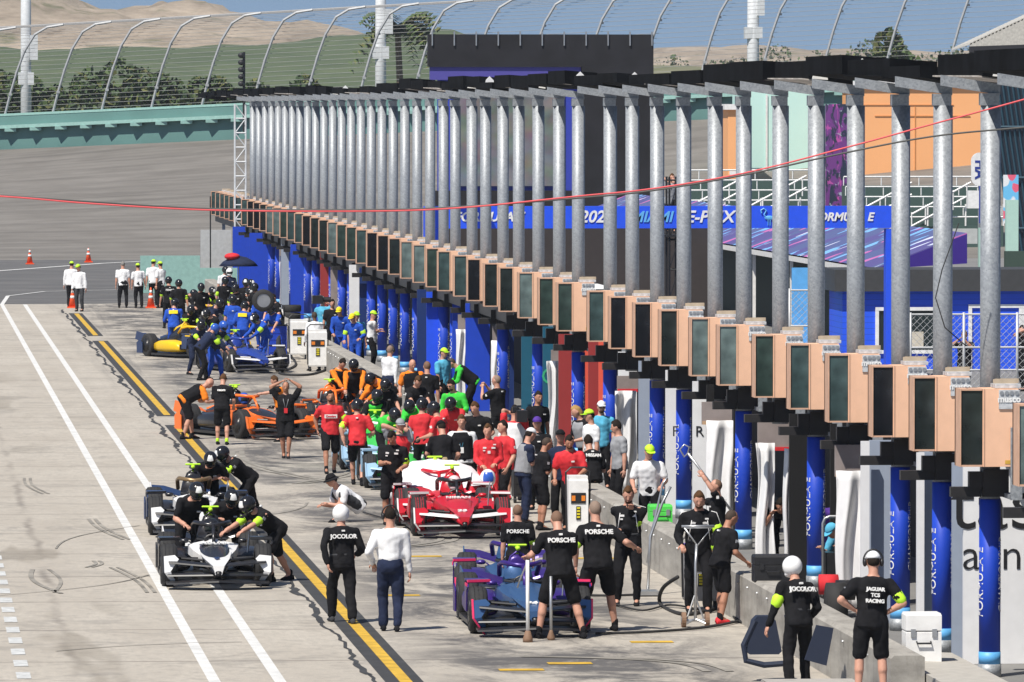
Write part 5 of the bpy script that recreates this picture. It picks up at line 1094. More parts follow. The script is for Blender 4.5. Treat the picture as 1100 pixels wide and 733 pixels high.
# patterned awning
AW = NT('awning_print'); v = AW.map((.25, 1.1, 1), (0, 0, 0), (0, 0, .2)); s1 = AW.noise(AW.map((.22, .5, .2), (0, 0, 0), (0, 0, .15)), 1.0, 2, .4, .3)
_b = AW.mix(AW.ramp(s1, .50, .52), (.085, .105, .25), (.09, .075, .24)); s2 = AW.noise(AW.map((.35, .55, .2), (3, 0, 0), (0, 0, .12)), 1.6, 2, .4, 0); _b = AW.mix(AW.ramp(s2, .60, .61), _b, (.18, .42, .75)); s3 = AW.noise(AW.map((.40, .40, .2), (11, 5, 0), (0, 0, .12)), 1.5, 2, .4, 0); _b = AW.mix(AW.ramp(s3, .64, .65), _b, (.50, .14, .38)); s4 = AW.noise(AW.map((.35, .75, .2), (31, 5, 0), (0, 0, .12)), 1.7, 2, .4, 0); _b = AW.mix(AW.ramp(s4, .66, .67), _b, (.6, .65, .8)); AW.link(_b, AW.b.inputs['Base Color']); AW.b.inputs['Roughness'].default_value = .6; AW = AW.m
aw = empty('awning', (28.8, 217, 0), 0, 'long purple and blue patterned awning roof with white gutter', 'awning')
m = MB(); m.loft([[V((0, y, 2.72)), V((2.7, y, 3.75)), V((2.7, y, 3.80)), V((0, y, 2.77))] for y in (0, 100)]); m.build('roof_sheet', AW, aw)
m = MB(); m.loft([[V((0, y, 2.55)), V((.12, y, 2.55)), V((.12, y, 2.76)), V((0, y, 2.76))] for y in (-.02, 100.2)]); m.build('gutter', WHITE, aw)
m = MB(); m.prism([(0, 2.74), (2.7, 3.77), (2.7, 2.9)], lambda x, z: V((x, -.05, z)), lambda x, z: V((x, 0, z))); m.build('gable', cp('deep_purple', (.04, .015, .22), .6), aw)
for i in range(10): MB().box((.3, 2+i*10.5, 1.27), (.1, .1, 2.54)).build('leg', WHITE, aw)
m = MB(); m.box((1.5, 50, 1.2), (.1, 98, 2.4)); m.build('back_wall', cp('dark_green_wall', (.03, .05, .045), .8), aw)
# light blue panel left of the cabin
m = MB(); a = PY(862, 300, 214); m.box((a.x, 214, 1.5), (.62, .1, 2.7)); tag(m.build('panel', LBLUE), 'plain light blue panel under the awning gutter', 'panel')
# led stage
Ys_ = 330; o0 = V((PY(580, 200, Ys_).x, Ys_, 0)); sg = empty('video_stage', o0, 0, 'tall black draped stage with a purple edged video screen', 'stage')
BM = mat('black_mesh', (.012, .012, .016), .9, var=.5, scale=.8)
m = MB(); boxpx(m, 460, 37, 702, 72, Ys_, .6, o0); boxpx(m, 625, 72, 702, 230, Ys_, .6, o0); m.build('black_drape', BM, sg)
m = MB(); boxpx(m, 462, 72, 624, 86, Ys_+.1, .4, o0); m.build('purple_band', cp('stage_purple', (.07, .06, .30), .6), sg)
SCR = NT('screen_picture'); nz = SCR.n.new('ShaderNodeTexNoise'); nz.inputs['Scale'].default_value = .7; nz.inputs['Detail'].default_value = 3; SCR.link(SCR.map((1, 1, 1.6)), nz.inputs['Vector']); c_ = SCR.n.new('ShaderNodeHueSaturation'); c_.inputs['Saturation'].default_value = .7; c_.inputs['Value'].default_value = .30; SCR.link(nz.outputs['Color'], c_.inputs['Color']); SCR.link(c_.outputs[0], SCR.b.inputs['Base Color']); SCR.b.inputs['Roughness'].default_value = .4; SCR = SCR.m
m = MB(); boxpx(m, 488, 92, 604, 200, Ys_+.2, .2, o0); m.build('screen', SCR, sg); m = MB(); boxpx(m, 470, 86, 624, 212, Ys_+.42, .2, o0); m.build('screen_frame', cp('stage_blue', (.03, .05, .40), .5), sg)
m = MB(); boxpx(m, 462, 205, 625, 400, Ys_+.1, .3, o0); m.build('stage_skirt', BM, sg)
for i in range(11): x = -4.8+i*.98; MB().tube([(x, -.05, PY(460, 37, Ys_).z-.5), (x, -.05, PY(460, 34, Ys_).z)], .04, 5).build('truss_pin', STEEL, sg)
m = MB(); a = PY(455, 215, 262); b = PY(760, 300, 262); m.box(((a.x+b.x)/2, 262, (a.z)/2-.4), (b.x-a.x, .2, a.z-.8)); tag(m.build('fence_screen', mat('dark_brown_screen', (.035, .028, .028), .8)), 'dark screened fence behind the white car', 'fence')
# white car facing the camera
Yv = 236; p = PY(631, 305, Yv); car = empty('parked_car', (p.x, Yv, 0), 0, 'white off-road car parked behind the garages, only its top showing', 'car')
m = MB(); m.loft([[V((sx*w_, y, z)) for sx, z in ((-1, .4), (1, .4), (1, .95), (-1, .95))] for y, w_ in ((0, .85), (.2, .95), (4.2, .95), (4.4, .88))]); m.loft([[V((sx*w_, y, z)) for sx, y, w_, z in ((-1, .15, .92, .94), (1, .15, .92, .94), (1, 1.1, .88, 1.12), (-1, 1.1, .88, 1.12))], [V((sx*w_, y, z)) for sx, y, w_, z in ((-1, .15, .92, .90), (1, .15, .92, .90), (1, 1.1, .88, .92), (-1, 1.1, .88, .92))]]); m.build('body', WHITE, car, False)
m = MB(); m.loft([[V((-.88, y0, z)), V((.88, y0, z)), V((.86, y1, z)), V((-.86, y1, z))] if False else [V((-w_, y0, z)), V((w_, y0, z)), V((w_, y1, z)), V((-w_, y1, z))] for z, w_, y0, y1 in ((.95, .90, 1.1, 4.2), (1.12, .89, 1.15, 4.2), (1.72, .74, 1.75, 4.1), (1.78, .70, 1.85, 4.0))]); m.build('cabin', WHITE, car)
m = MB(); m.add([V((-.78, 1.20, 1.16)), V((.78, 1.20, 1.16)), V((.68, 1.66, 1.66)), V((-.68, 1.66, 1.66))], [(0, 1, 2, 3)]); ws = m.build('windscreen', GLASSD, car)
for s_ in (-1, 1):
    m = MB(); m.ell((s_*.68, -.02, .72), (.14, .05, .10)); m.build('headlight', mat('lamp_glass', (.6, .6, .6), .1), car); m = MB(); m.ell((s_*1.02, 1.3, 1.18), (.12, .06, .09)); m.build('mirror', WHITE, car)
    for y_ in (.9, 3.5): m = MB(); m.tube([(s_*.72, y_, .36), (s_*.94, y_, .36)], .36, 18); wv = m.build('wheel', RUB, car); m = MB(); m.tube([(s_*.90, y_, .36), (s_*.955, y_, .36)], .22, 14); m.build('rim', STEEL, wv)
m = MB(); m.box((0, -.01, .62), (.8, .04, .22)); m.build('grille', BLKP, car)
# black camera tower
Yt = 215; a, b = PY(717.5, 190, Yt), PY(727.5, 300, Yt); ct = empty('camera_tower', ((a.x+b.x)/2, Yt, 0), 0, 'slim black scaffold tower with an operator, between two posts', 'tower'); w_ = (b.x-a.x)/2
m = MB()
for sx in (-1, 1):
    for sy in (-1, 1): m.tube([(sx*w_, sy*.4, 0), (sx*w_, sy*.4, a.z)], .035, 6)
for i in range(7):
    z = .2+(a.z-.3)*i/6; m.tube([(-w_, -.4, z), (w_, -.4, z)], .025, 5); m.tube([(-w_, .4, z), (w_, .4, z)], .025, 5)
    if i < 6: m.tube([(-w_, -.4, z), (w_, -.4, z+(a.z-.3)/6)], .018, 5)
m.build('scaffold', BLKP, ct)
m = MB(); m.box((0, 0, a.z-1.71), (w_*2+.5, 1.0, .06)); m.build('platform', BLKP, ct)
person(722, 187, 180, 'cam', 'camera operator on the slim black tower', top='grey', head='hair:brown', z0=a.z-1.68)
# stands and coloured buildings
OR2 = mat('orange_wall', (.86, .42, .18), .7, var=.04, scale=.4); MINT = mat('mint_wall', (.52, .78, .72), .7, var=.04, scale=.4)
def bld(px0, py0, px1, Y, m_, label, d=6, name='building'):
    a, b = PY(px0, py0, Y), PY(px1, py0, Y); o0 = V((a.x, Y, 0)); e = empty(name, o0, 0, label, 'building'); m = MB(); m.box(((b.x-a.x)/2, d/2, a.z/2), (b.x-a.x, d, a.z)); m.build('wall', m_, e); m = MB(); m.box(((b.x-a.x)/2, d/2, a.z+.15), (b.x-a.x+.4, d+.4, .3)); m.build('roof', WHITE, e); return e, o0, a, b
e, o0, a, b = bld(920, 93, 1062, 400, OR2, 'tall orange building behind the posts at right')
m = MB(); [m.box((x, -.02, a.z*.62), (.05, .04, .05+a.z*.5)) for x in (3.2,)]; m.box((3.6, -.025, a.z-1.6), (5.2, .04, .05)); m.box((1.8, -.025, a.z-1.0), (7, .04, .04)); m.build('wall_joint', mat('joint_orange', (.62, .27, .09), .8), e)
e, o0, a, b = bld(800, 88, 885, 404, MINT, 'tall mint green building left of the orange one')
m = MB(); m.box((1.2, -.05, a.z-3.2), (.1, .05, 5)); m.build('drainpipe', WHITE, e)
e, o0, a, b = bld(782, 118, 799, 398, OR2, 'small orange stair tower left of the mint building', 4)
m = MB(); [m.box(((b.x-a.x)/2, -.04, 1.2+i*.55), ((b.x-a.x)*.8, .06, .2)) for i in range(6)]; m.build('louvre', WHITE, e)
# patterned banner
BN = NT('banner_print'); _b = BN.mix(BN.ramp(BN.noise(BN.map((1.5, 1, .6)), 1.6, 3, .6, 1.0), .45, .5), (.02, .03, .06), (.16, .04, .22)); _b = BN.mix(BN.ramp(BN.noise(BN.map((1.5, 1, .5), (8, 0, 3)), 1.6, 3, .6, 1), .58, .62), _b, (.45, .08, .35)); _b = BN.mix(BN.ramp(BN.noise(BN.map((1.2, 1, 1.2), (2, 0, 9)), 1.8, 3, .6, 1), .62, .66), _b, (.35, .42, .50)); BN.link(_b, BN.b.inputs['Base Color']); BN = BN.m
m = MB(); boxpx(m, 887, 112, 915, 222, 380, .15); tag(m.build('banner', BN), 'tall dark purple and pink patterned banner between mint and orange buildings', 'banner')
# stepped grandstand with railings
GS = cp('stand_mint', (.42, .62, .54), .6)
def stand(px0, px1, pyb, Y, label, steps=5, rise=.5, run=.8):
    a, b = PY(px0, pyb, Y), PY(px1, pyb, Y); e = empty('grandstand', (a.x, Y, 0), 0, label, 'grandstand', 'stepped stands with railings'); W = b.x-a.x
    m = MB()
    for s_ in range(steps): m.box((W/2, s_*run+.4, (a.z+s_*rise)/2), (W, run, a.z+s_*rise))
    m.build('step', cp('stand_dark', (.05, .09, .08), .7), e)
    m = MB(); k = int(W/.9)
    for i in range(k+1):
        x = W*i/k
        if i % 2 == 0: m.tube([(x, 0, a.z), (x, 0, a.z+1.1)], .045, 5); pass
        for s_ in range(steps): m.tube([(x, s_*run, a.z+s_*rise), (x, s_*run, a.z+s_*rise+.45)], .03, 4)
    for s_ in range(steps): m.tube([(0, s_*run, a.z+s_*rise+.45), (W, s_*run, a.z+s_*rise+.45)], .04, 5)
    # sloping handrails seen side on
    for i in range(int(W/3.0)):
        for z_ in (.3, .9): m.tube([(i*3.0, -.3, a.z+z_-.3), (i*3.0+3.0, -.3, a.z+z_+1.3)], .05, 5)
        for j in range(5): m.tube([(i*3.0+j*.7, -.3, a.z-.3+j*.37), (i*3.0+j*.7, -.3, a.z+.7+j*.37)], .035, 4)
    m.build('railing', WHITE, e)
stand(738, 880, 236, 372, 'stepped stand with white railings below the mint building'); stand(915, 1078, 243, 372, 'stepped stand with white railings below the orange building')
m = MB(); boxpx(m, 940, 246, 1050, 262, 262, .3); tag(m.build('retaining_wall', mat('pale_grey_wall', (.45, .47, .46), .8)), 'pale grey wall below the right hand stand', 'wall')
# mint posts beside it
m = MB(); boxpx(m, 1052, 245, 1060, 300, 240, .3); tag(m.build('frame_post', GS), 'narrow mint green steel frame post at the end of the awning', 'frame')
m = MB(); boxpx(m, 1081, 215, 1094, 275, 262, .3); tag(m.build('frame_post', GS), 'wide mint green steel frame post near the right edge', 'frame')
m = MB(); boxpx(m, 1080, 270, 1140, 320, 236, .3); tag(m.build('shed', cp('dark_green_shed', (.04, .07, .055), .8)), 'dark green shed at the right edge', 'shed')
# round ended FIA sign
Yf = 300; a = PY(1052, 182, Yf); e = empty('round_sign', (a.x, Yf, 0), 0, 'white oval sign with dark blue letters on a post in front of the orange wall', 'sign')
m = MB(); hz = 34*Yf/16000; m.prism([(.34*math.cos(t), (hz-.30 if math.sin(t) > 0 else -hz+.30)+.34*math.sin(t)) for t in [2*math.pi*i/24 for i in range(24)]], lambda x, z: V((x, -.03, a.z+z)), lambda x, z: V((x, .03, a.z+z))); bo = m.build('board', WHITE, e)
put_text('FIA', .55, cp('sign_blue', (.02, .04, .25)), (0, -.04, a.z), (0, 0, -1), (1, 0, 0), bo, 'lettering', bold=.02); MB().tube([(0, .06, 0), (0, .06, a.z)], .05, 6).build('post', STEEL, e)
m = MB(); boxpx(m, 1040, 205, 1052, 224, 300, .5); tag(m.build('cabinet', WHITE), 'small white box below the oval sign', 'box')
PO = NT('poster'); _b = PO.mix(PO.ramp(PO.noise(PO.map((1, 1, .8)), 1.6, 1, .3), .47, .5), (.15, .5, .8), (.75, .78, .8)); _b = PO.mix(PO.ramp(PO.noise(PO.map((1, 1, 1), (5, 0, 2)), 1.8, 1, .3), .56, .58), _b, (.75, .12, .2)); PO.link(_b, PO.b.inputs['Base Color']); PO = PO.m
m = MB(); boxpx(m, 1078, 188, 1094, 240, 296, .1); tag(m.build('poster', PO), 'red, white and light blue poster panel near the right edge', 'poster')
m = MB(); boxpx(m, 1052, 200, 1058, 240, 298, .1); tag(m.build('flag', cp('flag_blue', (.03, .05, .30), .8)), 'dark blue hanging flag under the oval sign', 'flag')
# dark grandstand side with pale roof at the top right corner
Yg = 330; e = empty('covered_grandstand', (PY(1080, 115, Yg).x, Yg, 0), 0, 'dark slatted back of a covered grandstand with pale corrugated roof', 'grandstand'); o0 = V(e.location)
a = PY(1060, 82, Yg)-o0; b = PY(1092, 300, Yg)-o0; c = PY(1180, 300, Yg)-o0; d = PY(1180, 82, Yg)-o0
m = MB(); m.add([a, b, c, d, a+V((0, .2, 0)), b+V((0, .2, 0)), c+V((0, .2, 0)), d+V((0, .2, 0))], [(0, 1, 2, 3), (7, 6, 5, 4), (0, 4, 5, 1), (3, 2, 6, 7), (0, 3, 7, 4), (1, 5, 6, 2)]); m.build('back_sheet', cp('dark_blue_sheet', (.008, .015, .03), .6), e)
m = MB()
for i in range(34):
    t = i*.22; m.tube([a+V((t, -.06, 0)), b+V((t, -.06, 0))], .055, 4)
m.build('rib', cp('rib_teal', (.02, .06, .09), .5), e)
for z_ in (.25, .5, .75): m = MB(); p_ = a.lerp(b, z_); m.tube([p_+V((0, -.16, 0)), p_+V((5, -.16, 0))], .06, 5); m.build('cross_rail', cp('rib_teal', (.02, .06, .09), .5), e)
m = MB(); r0_, r1_ = PY(1042, 47, Yg)-o0, PY(1160, -8, Yg)-o0
for i in range(60):
    f = i/60; p_ = r0_.lerp(r1_, f); q_ = r0_.lerp(r1_, f+1/60); dz = .05 if i % 2 else 0
    m.loft([[p_+V((0, 0, dz)), q_+V((0, 0, dz)), q_+V((0, 0, dz-.06)), p_+V((0, 0, dz-.06))], [p_+V((.3, 8, -.2+dz)), q_+V((.3, 8, -.2+dz)), q_+V((.3, 8, -.26+dz)), p_+V((.3, 8, -.26+dz))]])
k0, k1 = PY(1042, 50, Yg)-o0, PY(1160, 46, Yg)-o0
m.build('roof', mat('corrugated_roof', (.60, .58, .53), .6, var=.15), e)
m = MB(); m.loft([[k0, k0+V((0, .3, 0)), k0+V((0, .3, -.35)), k0+V((0, 0, -.25))], [k1, k1+V((0, .3, 0)), k1+V((0, .3, -.7)), k1+V((0, 0, -.7))]]); m.build('fascia', cp('dark_fascia', (.02, .02, .025), .8), e)
m = MB(); f0 = [r0_, k0, k1, r1_]; m.add(f0+[p_+V((0, .1, 0)) for p_ in f0], [(0, 1, 2, 3), (7, 6, 5, 4)]); m.build('gable_sheet', mat('corrugated_side', (.50, .48, .43), .7, var=.2, scale=9), e)
# lattice mast and fence lamp
b = PY(258, 112, 303); e = empty('lattice_mast', (b.x, 303, 0), 0, 'pale lattice mast at the far end of the post row', 'mast'); h = b.z; m = MB()
for sx in (-.22, .22):
    for sy in (-.2, .2): m.tube([(sx, sy, 0), (sx, sy, h)], .03, 5)
for i in range(13):
    z = h*i/13; m.tube([(-.22, -.2, z), (.22, -.2, z)], .03, 4); m.tube([(-.22, -.2, z), (.22, -.2, z+h/13)] if i % 2 else [(.22, -.2, z), (-.22, -.2, z+h/13)], .022, 4)
m.build('frame', PALE, e)
b = PY(262, 56, 440); m = MB(); m.tube([(b.x, 440, 6), (b.x, 440, b.z)], .09, 6); [m.ell((b.x-.16, 439.9, b.z-.2-i*.42), (.2, .2, .17)) for i in range(6)]; tag(m.build('signal_lamps', BLKP), 'dark stack of round signal lamps behind the roof end', 'signal')
# ---------------------------------------------------------------- loose equipment
CONE = mat('cone_orange', (.85, .10, .02), .6)
for px, py, lab in ((78, 331, 'orange traffic cone at the head of the yellow line, beside the officials'), (32, 284, 'orange traffic cone on the track, leftmost'), (95, 282, 'orange traffic cone on the track, right of the leftmost'), (162, 331, 'orange traffic cone behind the pair in lime caps')):
    g = G(px, py); e = empty('traffic_cone', (g.x, g.y, 0), 0, lab, 'traffic cone', 'orange traffic cones'); k = 1.0 if py > 300 else .9
    m = MB(); m.box((0, 0, .025), (.40, .40, .05)); m.build('base', CONE, e)
    m = MB(); n_ = 16; ring = lambda r, z: [V((r*math.cos(2*math.pi*i/n_), r*math.sin(2*math.pi*i/n_), z)) for i in range(n_)]
    m.loft([ring(.15, .05), ring(.025, .76*k), ring(.01, .77*k)]); m.build('body', CONE, e, True)
    for z in (.36, .56): m = MB(); r0 = .15-.125*(z-.05)/.71+.003; r1 = .15-.125*(z+.10-.05)/.71+.003; m.loft([ring(r0, z), ring(r1, z+.10)]); m.build('reflective_band', WHITE, e, True)
def battery_cart(px, py, lab, side=WHITE, topc=WHITE, h=1.15, w_=.52, rz=0, z0=0):
    g = G(px, py, z0); e = empty('battery_cart', (g.x, g.y, z0), rz, lab, 'cart', 'battery carts'); m = MB()
    m.loft([[V((x*w_/2*k, y*.22*k, z)) for x, y in ((-1, -1), (1, -1), (1, 1), (-1, 1))] for z, k in ((.14, .94), (.18, 1), (h-.05, 1), (h, .94))]); b_ = m.build('case', side, e)
    m = MB(); m.box((0, -.222, h*.70), (w_*.74, .02, h*.16)); s_ = m.build('display', BLKP, b_); m = MB(); m.box((-.25*w_, -.236, h*.70), (.19*w_, .01, .09)); m.box((.25*w_, -.236, h*.70), (.19*w_, .01, .09)); m.build('amber_light', mat('amber', (.75, .22, .02), .4), s_)
    m = MB(); m.box((0, -.226, h*.48), (w_*.22, .02, h*.20)); m.build('keypad', BLKP, b_); m = MB(); [m.box((0, -.24, h*(.42+.045*i)), (w_*.16, .01, .03)) for i in range(4)]; m.build('yellow_stripe', mat('stripe_yellow', (.7, .6, .02), .5), b_)
    m = MB(); m.box((0, 0, h+.015), (w_*.96, .42, .04)); m.build('lid', topc, b_)
    m = MB(); m.tube([(-w_/2-.02, -.1, .2), (-w_/2-.04, -.15, h+.10), (-w_/2+.05, -.15, h+.18), (w_/2-.05, -.15, h+.18), (w_/2+.04, -.15, h+.10), (w_/2+.02, -.1, .2)], .018, 6); m.build('frame', BLKP, e)
    for sx in (-1, 1): m = MB(); m.tube([(sx*w_*.38, -.12, .075), (sx*w_*.46, -.12, .075)], .075, 12); m.build('wheel', RUB, e, True)
battery_cart(321, 386, 'white battery cart, middle of three by the far boxes'); battery_cart(341, 399, 'white battery cart right beside the man in navy trousers'); battery_cart(297, 373, 'white battery cart, farthest of three by the far boxes', w_=.4)
battery_cart(620, 585, 'white battery cart in front of the seated man in black tee', h=1.15, w_=.34); battery_cart(752, 655, 'purple topped battery cart behind the silver trolley handle', side=mat('cart_grey', (.35, .35, .36), .4), topc=cp('cart_purple', (.12, .03, .40)), h=.95, w_=.5)
def hose(pts, r, lab, m_=RUB, name='hose', cat='hose', grp=None, z=.03):
    P_ = [G(*p) if len(p) == 2 else G(p[0], p[1], p[2]) for p in pts]; P_ = [V((p.x, p.y, max(p.z, z))) for p in P_]; out = []
    for i in range(len(P_)-1):
        p0, p1, p2, p3 = P_[max(i-1, 0)], P_[i], P_[i+1], P_[min(i+2, len(P_)-1)]
        for k in range(6):
            t = k/6; out.append(.5*((2*p1)+(-p0+p2)*t+(2*p0-5*p1+4*p2-p3)*t*t+(-p0+3*p1-3*p2+p3)*t**3))
    out.append(P_[-1]); return tag(MB().tube(out, r, 7).build(name, m_, None, True), lab, cat, grp)
hose([(300, 372), (318, 392), (300, 402), (330, 404), (352, 398)], .035, 'black hose curling between the white battery carts')
hose([(728, 620, .5), (712, 632, .3), (710, 652), (735, 662), (768, 656)], .03, 'black hose looping beside the trolley')
hose([(640, 683), (700, 681), (760, 676), (800, 668)], .02, 'thin black cable lying across the pit box')
hose([(595, 640), (650, 642), (705, 640)], .02, 'thin black cable behind the bearded man in overalls')
hose([(790, 610, .6), (778, 640, .1), (792, 668), (812, 672)], .025, 'black hose at the foot of the man in red shoes')
# jack trolley with T handle
g = G(747, 674); e = empty('jack_trolley', (g.x, g.y, 0), 0, 'silver two wheeled trolley with tall triangular handle', 'trolley')
m = MB(); m.tube([(0, 0, .12), (.03, .25, .9), (.05, .3, 1.18)], .022, 8); m.tube([(-.13, .3, 1.42), (.27, .3, 1.42), (.06, .3, 1.16), (-.13, .3, 1.42)], .016, 6); m.tube([(-.17, .3, 1.44), (.31, .3, 1.44)], .02, 7); m.build('handle', STEEL, e, True)
m = MB(); m.tube([(-.16, 0, .10), (.16, 0, .10)], .02, 7); m.tube([(0, 0, .12), (-.14, -.1, .06)], .016, 6); m.tube([(0, 0, .12), (.14, -.1, .06)], .016, 6); m.tube([(-.13, 0, .1), (0, .1, .45)], .014, 6); m.tube([(.13, 0, .1), (0, .1, .45)], .014, 6); m.build('frame', STEEL, e)
for sx in (-1, 1): m = MB(); m.tube([(sx*.14, 0, .11), (sx*.20, 0, .11)], .11, 18); wv = m.build('wheel', mat('tan_wheel', (.22, .13, .08), .7), e); m = MB(); m.tube([(sx*.195, 0, .11), (sx*.205, 0, .11)], .045, 12); m.build('rim', STEEL, wv)
g = G(696, 640); e = empty('jack_lever', (g.x, g.y, 0), 0, 'long silver jack lever leaning behind the bearded man by the wall', 'jack')
m = MB(); m.tube([(0, 0, .1), (.06, .2, .9), (.25, .3, 1.4), (.38, .3, 1.66)], .022, 8); m.tube([(.0, .1, .5), (.10, .3, 1.0), (.26, .3, 1.7), (.33, .3, 1.8)], .018, 8); m.build('lever', STEEL, e, True); m = MB(); m.box((0, 0, .05), (.30, .5, .06)); m.build('foot_plate', STEEL, e)
g = G(567, 690); e = empty('jack_pole', (g.x, g.y, 0), 0, 'tall white jack pole held in front of the purple car', 'jack')
m = MB(); m.tube([(0, 0, .05), (0, .05, 1.15)], .026, 8); m.build('pole', WHITE, e, True); m = MB(); m.loft([[V((r_*math.cos(2*math.pi*i/12), r_*math.sin(2*math.pi*i/12), z)) for i in range(12)] for z, r_ in ((0, .07), (.05, .07), (.16, .035))]); m.build('foot', mat('tan_wheel', (.22, .13, .08), .7), e, True)
m = MB(); m.tube([(0, .05, 1.13), (-.10, .2, .85), (-.12, .3, .75)], .012, 6); m.build('stay', STEEL, e)
g = G(592, 688); e = empty('jack_pole', (g.x, g.y, 0), 0, 'short dark jack pole behind the legs of the wide standing mechanic', 'jack'); m = MB(); m.tube([(0, 0, .05), (0, .05, .9)], .022, 8); m.build('pole', STEEL, e, True); m = MB(); m.cap((0, 0, .04), (0, 0, .12), .06, .03); m.build('foot', mat('tan_wheel', (.22, .13, .08), .7), e, True)
# lever held overhead
a = PY(739, 487, 119.8); b = PY(788, 552, 119.8); m = MB(); m.tube([a, a.lerp(b, .5), b], .022, 8); m.tube([a, a+V((.02, 0, .10)), a+V((-.06, 0, .14)), a+V((-.13, 0, .06)), a+V((-.06, 0, -.06)), a], .016, 6); tag(m.build('lever', STEEL, None, True), 'long silver lever with looped end held overhead', 'lever')

# tool trolleys, tyre stacks and stands round the boxes
def tool_trolley(px, py, col, lab, h=.85):
    g = G(px, py); e = empty('tool_trolley', (g.x, g.y, 0), R((px*37) % 40-20), lab, 'trolley', 'tool trolleys'); m = MB(); m.box((0, 0, .12+h/2), (.55, .4, h)); b_ = m.build('cabinet', col, e)
    for i in range(4): m = MB(); m.box((0, -.205, .26+i*.19), (.49, .015, .16)); m.build('drawer', col, b_)
    m = MB(); m.box((0, 0, h+.14), (.6, .44, .04)); m.box((.1, .05, h+.22), (.25, .2, .12)); m.build('worktop', CARB, e)
    for sx in (-1, 1): m = MB(); m.tube([(sx*.22, -.15, .06), (sx*.27, -.15, .06)], .06, 10); m.build('wheel', RUB, e)
tool_trolley(388, 452, BLKP, 'black tool trolley between the orange and green cars'); tool_trolley(470, 505, RED, 'red tool trolley behind the covered car'); tool_trolley(297, 385, BLUE, 'blue tool trolley beside the far battery carts'); tool_trolley(566, 540, BLKP, 'black tool trolley in the group left of the pit wall')
def tyre_stack(px, py, n_, lab):
    g = G(px, py)
    for k in range(n_):
        m = MB(); c_ = V((0, 0, .13)); pr = [(-.12, .2), (-.12, .30), (-.08, .33), (.08, .33), (.12, .30), (.12, .2)]; q_ = 28
        m.loft([[V((r_*math.cos(2*math.pi*i/q_), r_*math.sin(2*math.pi*i/q_), .13+z_)) for i in range(q_)] for z_, r_ in pr], False); o = m.build('tyre', RUB, None, True); o.location = (g.x+.02*k, g.y, .26*k)
        tag(o, '%s, %s' % (lab, ('bottom', 'middle', 'top')[k] + ' one of the stack'), 'tyre', 'stacked tyres'); m = MB(); m.tube([(0, 0, .05), (0, 0, .22)], .2, 18); m.build('rim', CARB, o)
tyre_stack(312, 352, 3, 'tyre by the far end of the pit wall'); tyre_stack(530, 522, 3, 'tyre behind the cameraman in white tabard'); tyre_stack(415, 462, 3, 'tyre beside the pit wall near the green cars')
for px, py, lab in ((700, 655, 'thin black air line lying behind the trolley'), (430, 556, 'thin black air line by the crimson cars')): hose([(px-40, py-4), (px-10, py+3), (px+20, py-3), (px+50, py+2)], .015, lab)
# boxes on the wall
def case(px0, py0, px1, py1, Y, m_, lab, name='case', z0=None, d=.4):
    a, b = PY(px0, py0, Y), PY(px1, py1, Y); e = empty(name, ((a.x+b.x)/2, Y, b.z), 0, lab, 'case'); W, H = b.x-a.x, a.z-b.z
    m = MB(); m.loft([[V((x*W/2*k, y*d/2*k, z)) for x, y in ((-1, -1), (1, -1), (1, 1), (-1, 1))] for z, k in ((0, .95), (.03, 1), (H*.62, 1), (H*.64, .985))]); m.build('body', m_, e)
    m = MB(); m.loft([[V((x*W/2*k, y*d/2*k, z)) for x, y in ((-1, -1), (1, -1), (1, 1), (-1, 1))] for z, k in ((H*.655, .985), (H*.67, 1.01), (H-.03, 1.01), (H, .95))]); m.build('lid', m_, e)
    for x in (-.3, .3): m = MB(); m.box((x*W, -d/2-.012, H*.62), (.06, .02, .10)); m.build('latch', STEEL if m_ != BLKP else CARB, e)
    m = MB(); m.tube([(-.09, -d/2, H*.45), (-.09, -d/2-.04, H*.42), (.09, -d/2-.04, H*.42), (.09, -d/2, H*.45)], .012, 6); m.build('handle', CARB, e)
    return e
zy = 8000*12.5/(828+117); case(809, 596, 848, 626, zy, BLKP, 'black hard case standing on the pit wall', 'hard_case')
case(971, 658, 1009, 713, 93.5, WHITE, 'white flight case on the kerb beside the nearest wrapped posts', 'flight_case')
e = case(697, 542, 721, 563, 8000*12.5/(709+117), cp('bright_green_box', (.08, .62, .08), .5), 'bright green box on the pit wall below the lime cap', 'green_box')
m = MB(); a = PY(422, 514, 134.8); m.box((0, 0, 0), (.26, .03, .22), M=Matrix.Rotation(R(38), 3, 'Y') @ Matrix.Rotation(R(20), 3, 'X')); o = m.build('board', cp('bright_green_box', (.08, .62, .08), .5)); o.location = a; tag(o, 'green board held low by the man in black polo', 'board')
